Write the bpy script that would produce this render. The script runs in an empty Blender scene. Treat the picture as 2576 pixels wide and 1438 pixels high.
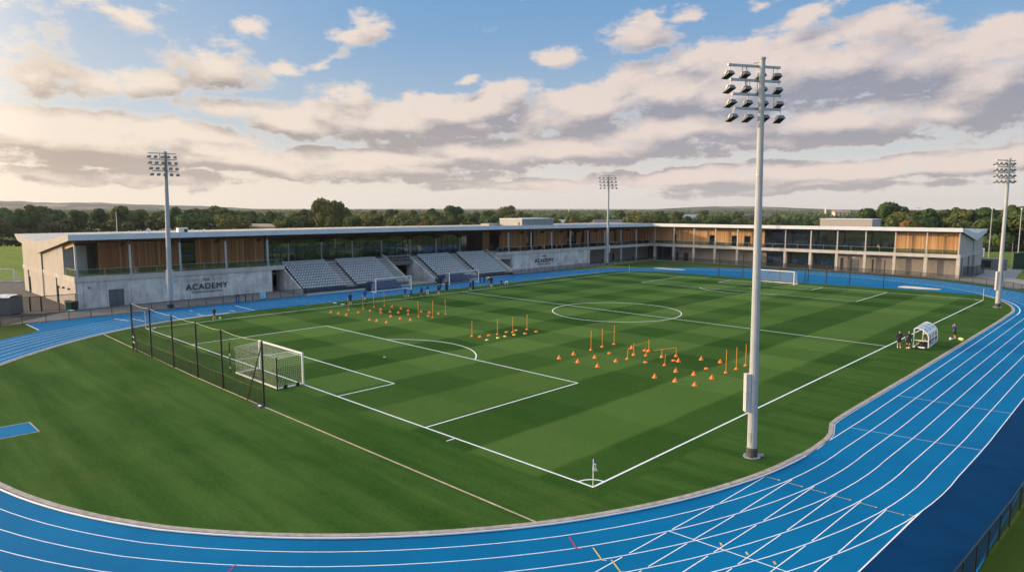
import bpy, bmesh, math, random
from mathutils import Vector, Matrix
C = bpy.context.scene.collection
PI = math.pi
rnd = random.Random(7)
def lerp(a, b, t): return a + (b - a) * t
def interp(tab, x):
    if x <= tab[0][0]: return tab[0][1]
    for (a, va), (b, vb) in zip(tab, tab[1:]):
        if x <= b: return lerp(va, vb, (x - a) / (b - a))
    return tab[-1][1]

# ------------------------------------------------------------------ mesh helper
class MB:
    def __init__(s, warp=None): s.v = []; s.f = []; s.m = []; s.mi = 0; s.warp = warp
    def face(s, pts):
        n = len(s.v); s.v += [tuple(p) for p in pts]; s.f.append(tuple(range(n, n + len(pts)))); s.m.append(s.mi)
    def box(s, x0, x1, y0, y1, z0, z1):
        if x0 > x1: x0, x1 = x1, x0
        if y0 > y1: y0, y1 = y1, y0
        n = len(s.v)
        s.v += [(x0,y0,z0),(x1,y0,z0),(x1,y1,z0),(x0,y1,z0),(x0,y0,z1),(x1,y0,z1),(x1,y1,z1),(x0,y1,z1)]
        for q in ((3,2,1,0),(4,5,6,7),(0,1,5,4),(1,2,6,5),(2,3,7,6),(3,0,4,7)):
            s.f.append(tuple(n + i for i in q)); s.m.append(s.mi)
    def obox(s, c, ax, ay, az, hx, hy, hz):
        c = Vector(c); ax, ay, az = Vector(ax), Vector(ay), Vector(az); n = len(s.v)
        for k in (-1, 1):
            for i, j in ((-1,-1),(1,-1),(1,1),(-1,1)): s.v.append(tuple(c + ax*hx*i + ay*hy*j + az*hz*k))
        for q in ((3,2,1,0),(4,5,6,7),(0,1,5,4),(1,2,6,5),(2,3,7,6),(3,0,4,7)):
            s.f.append(tuple(n + i for i in q)); s.m.append(s.mi)
    def tube(s, pts, r, n=6, cap=True):
        pts = [Vector(p) for p in pts]; rs = r if isinstance(r, (list, tuple)) else [r] * len(pts)
        b0 = len(s.v); ref = None
        for i, p in enumerate(pts):
            d = (pts[min(i+1, len(pts)-1)] - pts[max(i-1, 0)]).normalized()
            if ref is None: ref = Vector((0,0,1)) if abs(d.z) < .9 else Vector((1,0,0))
            a = d.cross(ref).normalized(); b = a.cross(d)
            for k in range(n):
                t = 2*PI*(k + .5)/n; s.v.append(tuple(p + (a*math.cos(t) + b*math.sin(t))*rs[i]))
        for i in range(len(pts)-1):
            for k in range(n):
                k2 = (k+1) % n
                s.f.append((b0+i*n+k, b0+i*n+k2, b0+(i+1)*n+k2, b0+(i+1)*n+k)); s.m.append(s.mi)
        if cap and n > 2:
            s.f.append(tuple(b0+k for k in reversed(range(n)))); s.m.append(s.mi)
            s.f.append(tuple(b0+(len(pts)-1)*n+k for k in range(n))); s.m.append(s.mi)
    def lathe(s, prof, n=12, o=(0,0,0)):
        b0 = len(s.v)
        for r, z in prof:
            for k in range(n):
                t = 2*PI*k/n; s.v.append((o[0]+r*math.cos(t), o[1]+r*math.sin(t), o[2]+z))
        for i in range(len(prof)-1):
            for k in range(n):
                k2 = (k+1) % n
                s.f.append((b0+i*n+k, b0+i*n+k2, b0+(i+1)*n+k2, b0+(i+1)*n+k)); s.m.append(s.mi)
    def prism(s, poly, axis, a, b):          # poly in the two other axes, extruded along axis from a to b
        def P(q, t): return (t, q[0], q[1]) if axis == 'x' else (q[0], t, q[1]) if axis == 'y' else (q[0], q[1], t)
        n = len(poly); b0 = len(s.v)
        s.v += [P(q, a) for q in poly] + [P(q, b) for q in poly]
        s.f.append(tuple(b0+i for i in range(n))); s.f.append(tuple(b0+n+i for i in reversed(range(n)))); s.m += [s.mi]*2
        for i in range(n):
            j = (i+1) % n; s.f.append((b0+i, b0+n+i, b0+n+j, b0+j)); s.m.append(s.mi)
    def ribbon(s, pts, w, z, closed=False):   # flat strip along a ground polyline
        P = [Vector((p[0], p[1], 0)) for p in pts]; n = len(P); L = []
        for i, p in enumerate(P):
            a = P[(i-1) % n] if closed or i else P[i]; b = P[(i+1) % n] if closed or i < n-1 else P[i]
            d = (b - a).normalized(); nn = Vector((-d.y, d.x, 0)); L.append((p + nn*w/2, p - nn*w/2))
        for i in range(n if closed else n-1):
            j = (i+1) % n
            s.face([(L[i][1].x,L[i][1].y,z),(L[j][1].x,L[j][1].y,z),(L[j][0].x,L[j][0].y,z),(L[i][0].x,L[i][0].y,z)])
    def build(s, name, mats, parent=None, smooth=False, recalc=True):
        me = bpy.data.meshes.new(name)
        vs = [s.warp(v) for v in s.v] if s.warp else s.v
        me.from_pydata(vs, [], s.f)
        for m in (mats if isinstance(mats, (list, tuple)) else [mats]): me.materials.append(m)
        me.polygons.foreach_set('material_index', s.m)
        if recalc:
            bm = bmesh.new(); bm.from_mesh(me); bmesh.ops.recalc_face_normals(bm, faces=bm.faces); bm.to_mesh(me); bm.free()
        if smooth: me.polygons.foreach_set('use_smooth', [True]*len(me.polygons))
        o = bpy.data.objects.new(name, me); C.objects.link(o)
        if parent: o.parent = parent
        return o
def tag(o, label, cat, group=None):
    o['label'] = label; o['category'] = cat
    if group: o['group'] = group
    return o
def thing(name, label, cat, loc=(0,0,0), rz=0, group=None):
    o = bpy.data.objects.new(name, None); C.objects.link(o); o.empty_display_size = .2
    o.location = loc; o.rotation_euler = (0,0,rz); return tag(o, label, cat, group)
def structure(o): o['kind'] = 'structure'; return o
def copy_tree(o, parent=None):
    c = o.copy(); C.objects.link(c)
    if parent: c.parent = parent
    for ch in list(o.children): copy_tree(ch, c)
    return c
ORD = 'first second third fourth fifth sixth seventh eighth ninth tenth eleventh twelfth thirteenth fourteenth fifteenth sixteenth seventeenth eighteenth nineteenth twentieth'.split()
ORD += ['twenty-' + w for w in ORD[:9]]

# ------------------------------------------------------------------ camera
F, PITCH, YAW, ROLL = 1710.537, 0.114012659, 2.33902979, 0.00117009
CAM = Vector((21.0825, -28.0585, 14.7843))
fw = Vector((math.cos(YAW)*math.cos(PITCH), math.sin(YAW)*math.cos(PITCH), -math.sin(PITCH)))
rt = Vector((math.sin(YAW), -math.cos(YAW), 0)); up = rt.cross(fw)
r2 = rt*math.cos(ROLL) + up*math.sin(ROLL); u2 = -rt*math.sin(ROLL) + up*math.cos(ROLL)
cam = bpy.data.cameras.new('camera'); camo = bpy.data.objects.new('camera', cam); C.objects.link(camo)
mw = Matrix((( r2.x,u2.x,-fw.x,CAM.x),(r2.y,u2.y,-fw.y,CAM.y),(r2.z,u2.z,-fw.z,CAM.z),(0,0,0,1)))
camo.matrix_world = mw
cam.sensor_width = 36; cam.lens = F/2576*36; cam.clip_start = .5; cam.clip_end = 30000
bpy.context.scene.camera = camo
FH = Vector((math.cos(YAW), math.sin(YAW), 0))
def polar(u, d):        # ground point at bearing of column u and distance d along the view axis
    return CAM.xy.to_3d() + FH*d + rt*((u-1288)/F*d)

# ------------------------------------------------------------------ materials
MATS = {}
def nodes(name):
    m = bpy.data.materials.new(name); m.use_nodes = True; nt = m.node_tree
    return m, nt, nt.nodes['Principled BSDF']
class N:                                     # tiny node-graph helper
    def __init__(s, nt): s.nt = nt
    def node(s, t, **k):
        n = s.nt.nodes.new(t)
        for a, b in k.items(): setattr(n, a, b)
        return n
    def put(s, sock, v):
        if isinstance(v, bpy.types.NodeSocket): s.nt.links.new(v, sock)
        elif v is not None: sock.default_value = v
    def math(s, op, a, b=None, c=None, clamp=False):
        n = s.node('ShaderNodeMath', operation=op, use_clamp=clamp)
        s.put(n.inputs[0], a); s.put(n.inputs[1], b); s.put(n.inputs[2], c); return n.outputs[0]
    def vmath(s, op, a, b=None, scale=None):
        n = s.node('ShaderNodeVectorMath', operation=op)
        s.put(n.inputs[0], a); s.put(n.inputs[1], b)
        if scale is not None: s.put(n.inputs[3], scale)
        return n.outputs['Value'] if op in ('DOT_PRODUCT','LENGTH') else n.outputs[0]
    def mix(s, f, a, b, mode='MIX'):
        n = s.node('ShaderNodeMix', data_type='RGBA', blend_type=mode)
        s.put(n.inputs[0], f)
        for k, v in ((6, a), (7, b)):
            if isinstance(v, (tuple, list)) and len(v) == 3: v = (*v, 1)
            s.put(n.inputs[k], v)
        return n.outputs[2]
    def mapr(s, v, a, b, c=0., d=1., smooth=True):
        n = s.node('ShaderNodeMapRange', interpolation_type='SMOOTHSTEP' if smooth else 'LINEAR')
        s.put(n.inputs[0], v)
        for i, q in enumerate((a, b, c, d)): s.put(n.inputs[1+i], q)
        return n.outputs[0]
    def noise(s, vec, scale, detail=4, rough=.55, out=0, dims='3D', dist=0):
        n = s.node('ShaderNodeTexNoise', noise_dimensions=dims); s.put(n.inputs['Vector'], vec)
        n.inputs['Scale'].default_value = scale; n.inputs['Detail'].default_value = detail; n.inputs['Roughness'].default_value = rough
        n.inputs['Distortion'].default_value = dist
        return n.outputs[out]
    def pos(s): return s.node('ShaderNodeNewGeometry').outputs['Position']
    def sep(s, v):
        n = s.node('ShaderNodeSeparateXYZ'); s.put(n.inputs[0], v); return n.outputs
    def comb(s, x, y, z):
        n = s.node('ShaderNodeCombineXYZ')
        for i, q in enumerate((x, y, z)): s.put(n.inputs[i], q)
        return n.outputs[0]
    def white(s, v):
        n = s.node('ShaderNodeTexWhiteNoise', noise_dimensions='1D'); s.put(n.inputs['W'], v); return n.outputs['Value']
    def bump(s, h, strength=.3, dist=.05):
        n = s.node('ShaderNodeBump'); n.inputs['Strength'].default_value = strength; n.inputs['Distance'].default_value = dist
        s.put(n.inputs['Height'], h); return n.outputs[0]
def plain(name, col, rough=.6, metal=0., var=.12, scale=2., spec=.5):
    if name in MATS: return MATS[name]
    m, nt, b = nodes(name); g = N(nt)
    k = g.noise(g.pos(), scale, 5)
    c = g.mix(g.mapr(k, .3, .7), tuple(x*(1-var) for x in col), tuple(min(1, x*(1+var)) for x in col))
    nt.links.new(c, b.inputs['Base Color']); b.inputs['Roughness'].default_value = rough; b.inputs['Metallic'].default_value = metal
    b.inputs['Specular IOR Level'].default_value = spec
    MATS[name] = m; return m
WHITE = plain('white_paint', (.78,.78,.77), .45, var=.05)
LINE = plain('line_paint', (.76,.80,.82), .85, var=.10, scale=6, spec=.1)
BLACK = plain('black_metal', (.012,.013,.016), .45)
GALV = plain('galvanised_steel', (.42,.45,.48), .42, .55, var=.10, scale=1.2)
POLE = plain('pole_paint', (.36,.39,.43), .5, .0, var=.07, scale=.8)
LAMP = plain('lamp_casing', (.15,.165,.185), .55, .0, var=.2, scale=3)
LENS = plain('lamp_glass', (.03,.032,.036), .6, spec=.2)
ORANGE = plain('orange_plastic', (.95,.20,.028), .45, var=.06)
POLEOR = plain('orange_pole', (.93,.30,.03), .45, var=.06)
YELLOW = plain('yellow_plastic', (.72,.80,.10), .45, var=.06)
STEELG = plain('column_steel', (.43,.45,.47), .5, .1, var=.06)
FASC = plain('fascia_metal', (.56,.62,.69), .5, .0, var=.05, scale=.5)
NAVYSEAT = plain('navy_seat', (.010,.018,.075), .45)
SEAT = plain('grey_seat', (.54,.58,.62), .4, var=.10, scale=1.5)
SEATF = plain('seat_frame', (.03,.035,.04), .5)
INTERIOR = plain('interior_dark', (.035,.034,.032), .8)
RUBBER = plain('black_rubber', (.014,.014,.015), .8)
NETW = plain('net_cord', (.72,.74,.62), .8, var=.05)
NETB = plain('net_dark', (.02,.024,.02), .8)
ROPE = plain('rope', (.62,.63,.52), .8)
ASPHALT = plain('asphalt', (.060,.058,.057), .85, var=.25, scale=.9)
DOORG = plain('door_grey', (.075,.095,.115), .45)
BLUEPAINT = plain('blue_banner', (.012,.10,.28), .5)
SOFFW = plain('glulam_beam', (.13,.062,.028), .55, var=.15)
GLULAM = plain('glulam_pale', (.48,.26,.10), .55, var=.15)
SKIN = plain('skin', (.50,.27,.18), .6)
HAIR = plain('dark_hair', (.018,.012,.009), .6)
HAIRB = plain('brown_hair', (.09,.05,.025), .6)
NAVY = plain('navy_cloth', (.010,.016,.045), .8)
BLUECL = plain('blue_cloth', (.018,.045,.26), .8)
DARKCL = plain('black_cloth', (.010,.011,.014), .8)
WHCL = plain('white_cloth', (.72,.73,.75), .8)
YELCL = plain('yellow_cloth', (.70,.80,.16), .8)
GREYCL = plain('grey_cloth', (.35,.36,.38), .8)
REDP = plain('red_paint', (.42,.02,.05), .8)
YELP = plain('yellow_paint', (.62,.46,.10), .8)
SAND = plain('cream_sheet', (.66,.58,.44), .8, var=.15, scale=1.)
TARP = plain('tarpaulin', (.62,.60,.57), .6, var=.15)
GREENB = plain('green_plastic', (.015,.085,.035), .45)
BARK = plain('bark', (.055,.040,.028), .9, var=.3)
GREENF = plain('fence_green', (.010,.035,.028), .6)
KERB = plain('kerb_concrete', (.33,.29,.255), .85, var=.22, scale=2.2)
EDGE = plain('edging_concrete', (.42,.34,.23), .9, var=.25, scale=1.5)
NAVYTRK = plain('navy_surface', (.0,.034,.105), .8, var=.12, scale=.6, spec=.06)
TURFG = plain('green_carpet', (.012,.085,.035), .9)
SCRUB = plain('scrub', (.10,.085,.07), .9, var=.3)
FLAGBL = plain('flag_blue', (.02,.13,.55), .7)
LETTER = plain('lettering_paint', (.022,.030,.038), .6, var=.03)

def grass_mat(name, dark, light, mode):
    m, nt, b = nodes(name); g = N(nt); P = g.pos(); x, y, z = g.sep(P)
    wob = g.math('MULTIPLY', g.math('SUBTRACT', g.noise(P, .35, 3), .5), .55)
    fine = g.noise(P, 5., 6, .75); mid = g.noise(P, .22, 5, .62); big = g.noise(P, .045, 3, .5)
    fib = g.noise(g.comb(g.math('MULTIPLY', x, 1.0), g.math('MULTIPLY', y, 1.0), 0.), 1.6, 6, .7)
    if mode == 'pitch':
        def stripe(c, w, off):
            t = g.math('ADD', g.math('DIVIDE', g.math('ADD', g.math('ADD', c, wob), off), w), 200.)
            tri = g.math('PINGPONG', t, 1.)
            return g.mapr(tri, .45, .55), g.math('FLOOR', g.math('ADD', t, .5))
        sx, ix = stripe(x, 5.725, .2); sy, iy = stripe(y, 5.55, 2.9)
        rx = g.math('MULTIPLY', g.math('SUBTRACT', g.white(ix), .5), .22); ry = g.math('MULTIPLY', g.math('SUBTRACT', g.white(g.math('ADD', iy, 37.)), .5), .22)
        chk = g.math('MULTIPLY', g.mapr(g.math('ADD', x, g.math('MULTIPLY', y, -.25)), -60, -18, 1., .35), 1.)
        t = g.math('ADD', g.math('MULTIPLY', sx, .50), g.math('MULTIPLY', g.math('MULTIPLY', sy, .48), chk))
        t = g.math('ADD', t, g.math('MULTIPLY', g.math('SUBTRACT', 1., chk), .2))
        t = g.math('ADD', t, g.math('ADD', rx, ry))
        inside = g.math('MULTIPLY', g.math('MULTIPLY', g.mapr(x, -70.3, -69.9), g.mapr(x, .9, 1.3, 1., 0.)), g.math('MULTIPLY', g.mapr(y, -1.3, -.9), g.mapr(y, 106.6, 107.0, 1., 0.)))
        strk = g.noise(g.comb(g.math('MULTIPLY', x, .05), g.math('MULTIPLY', g.math('ADD', y, g.math('MULTIPLY', x, .02)), .55), 3.), 1., 5, .6)
        q = g.math('ADD', g.mapr(strk, .32, .68, .14, .52), g.math('MULTIPLY', g.math('SUBTRACT', mid, .5), .22))
        nt2 = g.math('ADD', g.math('MULTIPLY', t, inside), g.math('MULTIPLY', q, g.math('SUBTRACT', 1., inside)))
        t = nt2
    else:
        strk = g.noise(g.comb(g.math('MULTIPLY', x, .02), g.math('MULTIPLY', y, .14), 0.), 1., 5, .6)
        t = g.math('ADD', g.mapr(big, .3, .7, 0., .6), g.mapr(strk, .3, .7, 0., .5))
    t = g.math('ADD', t, g.math('MULTIPLY', g.math('SUBTRACT', fine, .5), .62)); t = g.math('ADD', t, g.math('MULTIPLY', g.math('SUBTRACT', g.noise(P, 13., 3, .8), .5), .8))
    t = g.math('ADD', t, g.math('MULTIPLY', g.math('SUBTRACT', mid, .5), .26))
    t = g.math('ADD', t, g.math('MULTIPLY', g.math('SUBTRACT', fib, .5), .25), clamp=True)
    c = g.mix(t, dark, light)
    dry = g.mapr(g.noise(P, .13, 5, .65), .52, .78, 0., .55)
    c = g.mix(g.math('MULTIPLY', dry, .5), c, (.115,.105,.030))
    nt.links.new(c, b.inputs['Base Color']); b.inputs['Roughness'].default_value = 1.; b.inputs['Specular IOR Level'].default_value = .04
    nt.links.new(g.bump(fine, .5, .06), b.inputs['Normal'])
    MATS[name] = m; return m
PITCH_M = grass_mat('pitch_turf', (.0175,.060,.0075), (.080,.150,.032), 'pitch')
ROUGH_M = grass_mat('rough_grass', (.024,.052,.008), (.070,.108,.020), 'rough')

def fields_mat():
    m, nt, b = nodes('farmland'); g = N(nt); P = g.pos()
    v = g.node('ShaderNodeTexVoronoi'); g.put(v.inputs['Vector'], g.vmath('MULTIPLY', P, (.0030,.0055,0.))); v.inputs['Scale'].default_value = 1.
    cr = g.node('ShaderNodeSeparateColor'); g.put(cr.inputs[0], v.outputs['Color'])
    n1 = g.noise(P, .02, 6, .7); n2 = g.noise(P, .6, 5, .7)
    base = g.mix(g.mapr(cr.outputs[0], .2, .8), (.040,.075,.018), (.15,.155,.06))
    base = g.mix(g.mapr(cr.outputs[1], .75, .85), base, (.30,.245,.15))
    base = g.mix(g.mapr(n1, .56, .66), base, (.024,.036,.014))
    near = g.mapr(g.vmath('LENGTH', P), 300., 420., 1., 0.)
    lawn = g.mix(g.mapr(g.noise(g.vmath('MULTIPLY', P, (.03,.16,0.)), 1., 4, .6), .35, .65), (.115,.175,.016), (.17,.225,.028))
    base = g.mix(near, base, lawn)
    base = g.mix(g.math('MULTIPLY', g.mapr(n2, .3, .7), .3), base, (.05,.08,.02))
    nt.links.new(base, b.inputs['Base Color']); b.inputs['Roughness'].default_value = 1; b.inputs['Specular IOR Level'].default_value = .1
    return m
FIELDS = fields_mat()
def hill_mat():
    m, nt, b = nodes('hill_land'); g = N(nt); P = g.pos()
    v = g.node('ShaderNodeTexVoronoi'); g.put(v.inputs['Vector'], g.vmath('MULTIPLY', P, (.0022,.0040,0.))); v.inputs['Scale'].default_value = 1.
    cr = g.node('ShaderNodeSeparateColor'); g.put(cr.inputs[0], v.outputs['Color'])
    c = g.mix(g.mapr(cr.outputs[0], .35, .75), (.022,.038,.022), (.075,.085,.045)); c = g.mix(g.mapr(cr.outputs[1], .78, .86), c, (.24,.19,.13)); c = g.mix(g.mapr(g.noise(P, .004, 6, .7), .48, .6), c, (.018,.028,.020))
    nt.links.new(c, b.inputs['Base Color']); b.inputs['Roughness'].default_value = 1; b.inputs['Specular IOR Level'].default_value = 0.; return m
HILL = hill_mat()
def track_mat():
    m, nt, b = nodes('blue_track'); g = N(nt); P = g.pos(); x, y, z = g.sep(P)
    n1 = g.noise(P, .16, 5, .6); n2 = g.noise(P, 14., 3, .7); n3 = g.noise(P, 1.3, 6, .7)
    c = g.mix(g.mapr(n1, .3, .7), (.0,.124,.282), (.0,.156,.340))
    c = g.mix(g.math('MULTIPLY', g.mapr(n2, .3, .75), .22), c, (.0002,.065,.20))
    c = g.mix(g.math('MULTIPLY', g.mapr(n3, .55, .85), .14), c, (.02,.16,.36))
    nt.links.new(c, b.inputs['Base Color']); b.inputs['Roughness'].default_value = .8; b.inputs['Specular IOR Level'].default_value = .07
    nt.links.new(g.bump(n2, .25, .02), b.inputs['Normal']); return m
TRACK = track_mat()
def concrete_mat(name, col, streak=.35, sc=1.):
    m, nt, b = nodes(name); g = N(nt); P = g.pos()
    n1 = g.noise(P, .45*sc, 6, .62); n2 = g.noise(g.vmath('MULTIPLY', P, (1.2,1.2,.12)), 1., 5, .65); n3 = g.noise(P, 9., 5, .7)
    t = g.math('ADD', g.math('MULTIPLY', g.math('SUBTRACT', n1, .5), 1.0), g.math('MULTIPLY', g.math('SUBTRACT', n2, .5), .6))
    t = g.math('ADD', t, g.math('MULTIPLY', g.math('SUBTRACT', n3, .5), .3))
    c = g.mix(g.mapr(t, -.35, .35), tuple(q*(1-streak) for q in col), tuple(min(1,q*(1+streak*.6)) for q in col))
    nt.links.new(c, b.inputs['Base Color']); b.inputs['Roughness'].default_value = .85; b.inputs['Specular IOR Level'].default_value = .25
    nt.links.new(g.bump(n3, .15, .01), b.inputs['Normal']); MATS[name] = m; return m
CONC = concrete_mat('wall_concrete', (.56,.57,.565), .42)
CONC2 = concrete_mat('slab_concrete', (.47,.46,.44), .2)
CLAD = concrete_mat('render_cladding', (.43,.41,.385), .14)
PAVE = concrete_mat('paving_concrete', (.27,.26,.25), .3, .6)
TERR = concrete_mat('terrace_concrete', (.15,.155,.16), .3)
def block_mat():
    m, nt, b = nodes('blockwork'); g = N(nt); P = g.pos(); x, y, z = g.sep(P)
    br = g.node('ShaderNodeTexBrick'); g.put(br.inputs['Vector'], g.comb(g.math('ADD', x, y), z, 0.))
    br.inputs['Color1'].default_value = (.225,.21,.19,1); br.inputs['Color2'].default_value = (.265,.245,.225,1); br.inputs['Mortar'].default_value = (.19,.18,.165,1)
    br.inputs['Scale'].default_value = 1.; br.inputs['Brick Width'].default_value = .45; br.inputs['Row Height'].default_value = .225; br.inputs['Mortar Size'].default_value = .012
    c = g.mix(g.math('MULTIPLY', g.mapr(g.noise(P, .5, 5), .3, .7), .3), br.outputs[0], (.15,.145,.14))
    nt.links.new(c, b.inputs['Base Color']); b.inputs['Roughness'].default_value = .9; return m
BLOCK = block_mat()
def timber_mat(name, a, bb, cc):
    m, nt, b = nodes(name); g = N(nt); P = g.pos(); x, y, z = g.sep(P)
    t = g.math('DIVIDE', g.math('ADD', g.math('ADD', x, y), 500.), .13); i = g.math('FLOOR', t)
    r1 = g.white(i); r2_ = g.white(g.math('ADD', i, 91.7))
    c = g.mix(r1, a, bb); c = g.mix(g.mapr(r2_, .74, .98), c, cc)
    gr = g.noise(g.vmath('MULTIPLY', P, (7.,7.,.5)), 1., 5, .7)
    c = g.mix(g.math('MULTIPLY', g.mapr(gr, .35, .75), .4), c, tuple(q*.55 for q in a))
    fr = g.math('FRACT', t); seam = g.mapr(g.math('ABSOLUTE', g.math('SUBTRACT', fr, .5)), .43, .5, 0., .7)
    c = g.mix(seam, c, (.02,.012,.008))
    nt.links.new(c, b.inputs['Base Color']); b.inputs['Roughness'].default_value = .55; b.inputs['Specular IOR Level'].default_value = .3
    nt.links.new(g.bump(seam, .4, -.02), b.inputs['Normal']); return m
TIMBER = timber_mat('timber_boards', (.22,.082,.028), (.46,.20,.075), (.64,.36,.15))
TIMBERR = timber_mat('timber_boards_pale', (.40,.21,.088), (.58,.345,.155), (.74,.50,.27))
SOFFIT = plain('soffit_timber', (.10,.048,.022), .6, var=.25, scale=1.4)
def roof_mat():
    m, nt, b = nodes('zinc_roof'); g = N(nt); P = g.pos(); x, y, z = g.sep(P)
    n = g.noise(P, .3, 5, .6); c = g.mix(g.mapr(n, .3, .7), (.40,.42,.44), (.52,.53,.55))
    nt.links.new(c, b.inputs['Base Color']); b.inputs['Metallic'].default_value = .55; b.inputs['Roughness'].default_value = .38; return m
ROOF = roof_mat()
def glass_mat(name, tint, trans, rough=.03, base=(.018,.032,.034)):
    m, nt, b = nodes(name); g = N(nt); nt.nodes.remove(b); out = nt.nodes['Material Output']
    tr = g.node('ShaderNodeBsdfTransparent'); tr.inputs[0].default_value = (*tint, 1)
    df = g.node('ShaderNodeBsdfPrincipled'); df.inputs['Base Color'].default_value = (*base,1); df.inputs['Roughness'].default_value = rough
    gl = g.node('ShaderNodeBsdfGlossy'); gl.inputs['Roughness'].default_value = rough; gl.inputs[0].default_value = (.78,.86,.95,1)
    fr = g.node('ShaderNodeFresnel'); fr.inputs[0].default_value = 1.5
    a = g.node('ShaderNodeMixShader'); g.put(a.inputs[0], trans); nt.links.new(df.outputs[0], a.inputs[1]); nt.links.new(tr.outputs[0], a.inputs[2])
    bb = g.node('ShaderNodeMixShader'); g.put(bb.inputs[0], g.math('MULTIPLY_ADD', fr.outputs[0], 1.4, .03, clamp=True)); nt.links.new(a.outputs[0], bb.inputs[1]); nt.links.new(gl.outputs[0], bb.inputs[2])
    nt.links.new(bb.outputs[0], out.inputs[0]); return m
GLASS = glass_mat('window_glass', (.78,.86,.88), .88)
RAILG = glass_mat('balustrade_glass', (.66,.80,.78), .93)
POLYC = glass_mat('polycarbonate', (.92,.95,.97), .60, .2, (.78,.82,.86))
def mesh_mat(name, col, op):                 # woven wire too fine to model: part opaque
    m, nt, b = nodes(name); g = N(nt); b.inputs['Base Color'].default_value = (*col, 1); b.inputs['Roughness'].default_value = .8
    out = nt.nodes['Material Output']; tr = g.node('ShaderNodeBsdfTransparent'); mx = g.node('ShaderNodeMixShader')
    mx.inputs[0].default_value = op; nt.links.new(tr.outputs[0], mx.inputs[1]); nt.links.new(b.outputs[0], mx.inputs[2]); nt.links.new(mx.outputs[0], out.inputs[0]); return m
WIRE = mesh_mat('wire_mesh', (.02,.024,.028), .42)
WIREG = mesh_mat('green_wire_mesh', (.012,.05,.05), .62)
NETFINE = mesh_mat('fine_white_net', (.75,.77,.78), .16)
NETDK = mesh_mat('fine_dark_net', (.02,.03,.03), .22)
def leaf_mat(name, a, bb, cc):
    m, nt, b = nodes(name); g = N(nt); P = g.pos(); oi = g.node('ShaderNodeObjectInfo')
    n = g.noise(P, .45, 4, .6); c = g.mix(g.mapr(n, .3, .7), a, bb)
    c = g.mix(g.math('MULTIPLY', g.mapr(oi.outputs['Random'], .35, 1.), .75), c, cc)
    nt.links.new(c, b.inputs['Base Color']); b.inputs['Roughness'].default_value = .8; b.inputs['Specular IOR Level'].default_value = .2
    out = nt.nodes['Material Output']; tl = g.node('ShaderNodeBsdfTranslucent'); nt.links.new(c, tl.inputs[0]); mx = g.node('ShaderNodeMixShader'); mx.inputs[0].default_value = .25
    nt.links.new(b.outputs[0], mx.inputs[1]); nt.links.new(tl.outputs[0], mx.inputs[2]); nt.links.new(mx.outputs[0], out.inputs[0]); return m
LEAFD = leaf_mat('leaf_dark', (.030,.068,.018), (.070,.122,.032), (.115,.130,.036))
LEAFL = leaf_mat('leaf_olive', (.062,.090,.022), (.115,.132,.034), (.15,.145,.038))
LEAFA = leaf_mat('leaf_autumn', (.16,.075,.022), (.26,.14,.035), (.24,.18,.04))
HEDGE = leaf_mat('leaf_hedge', (.020,.034,.012), (.040,.056,.018), (.07,.07,.025))

# ------------------------------------------------------------------ ground, turf, track
def Wst(v): return (v[0] + .042*(v[1]-70), v[1], v[2])       # the stand wing runs slightly askew to the pitch
CX, CY, CY2 = -33.7, 15.3, 89.
RK = [(-180,39.5),(-160,39.9),(-150,39.8),(-135,39.3),(-125,39.4),(-115,39.0),(-100,38.6),(-85,38.5),(-75,38.6),(-64,39.2),(-56,39.6),(-45,39.8),(-30,39.95),(-10,39.9),(0,39.75)]
def near_pt(th, off): r = interp(RK, th) + off; return (CX + r*math.cos(math.radians(th)), CY + r*math.sin(math.radians(th)))
def ring(off, x_r=None):
    pts = [near_pt(t, off) for t in [-180 + 2*i for i in range(91)]]
    xr = CX + 39.75 + off
    for yy in (18, 20, 23, 30, 40, 50, 60, 70, 80): pts.append((xr + min(.15, (yy-15)*.02), yy))
    for i in range(61):
        t = math.radians(3*i); r = 40. + off - .1*math.cos(t); pts.append((CX + r*math.cos(t), CY2 + r*math.sin(t)))
    for yy in (80,70,60,50,40,30,20): pts.append((CX - 39.5 - off, yy))
    return pts
structure((lambda b: (b.face([(-9000,-2500,-.06),(3500,-2500,-.06),(3500,9500,-.06),(-9000,9500,-.06)]), b.build('ground', FIELDS, recalc=False))[1])(MB()))
b = MB(); b.face([(16.4,-60,-.03),(120,-60,-.03),(120,170,-.03),(16.4,170,-.03)]); b.face([(-60,-80,-.03),(16.4,-80,-.03),(16.4,-34,-.03),(-60,-34,-.03)])
b.face([(-110,-60,-.03),(-72,-60,-.03),(-72,-9.45,-.03),(-83.4,-9.45,-.03),(-83.4,-12.6,-.03),(-110,-20,-.03)])
b.face([(-83.4,118,-.03),(16.4,118,-.03),(16.4,141.6,-.03),(-83.4,141.6,-.03)])
for (xa, ya), (xb, yb) in zip([(15.0,-20),(15.7,-9),(16.2,-2),(16.52,4),(16.82,10),(17.1,20),(17.2,60)], [(15.7,-9),(16.2,-2),(16.52,4),(16.82,10),(17.1,20),(17.2,60),(17.2,100)]): b.face([(xa,ya,.008),(xa+20,ya,.008),(xb+20,yb,.008),(xb,yb,.008)])
structure(b.build('outer_grass', ROUGH_M, recalc=False))
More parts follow.
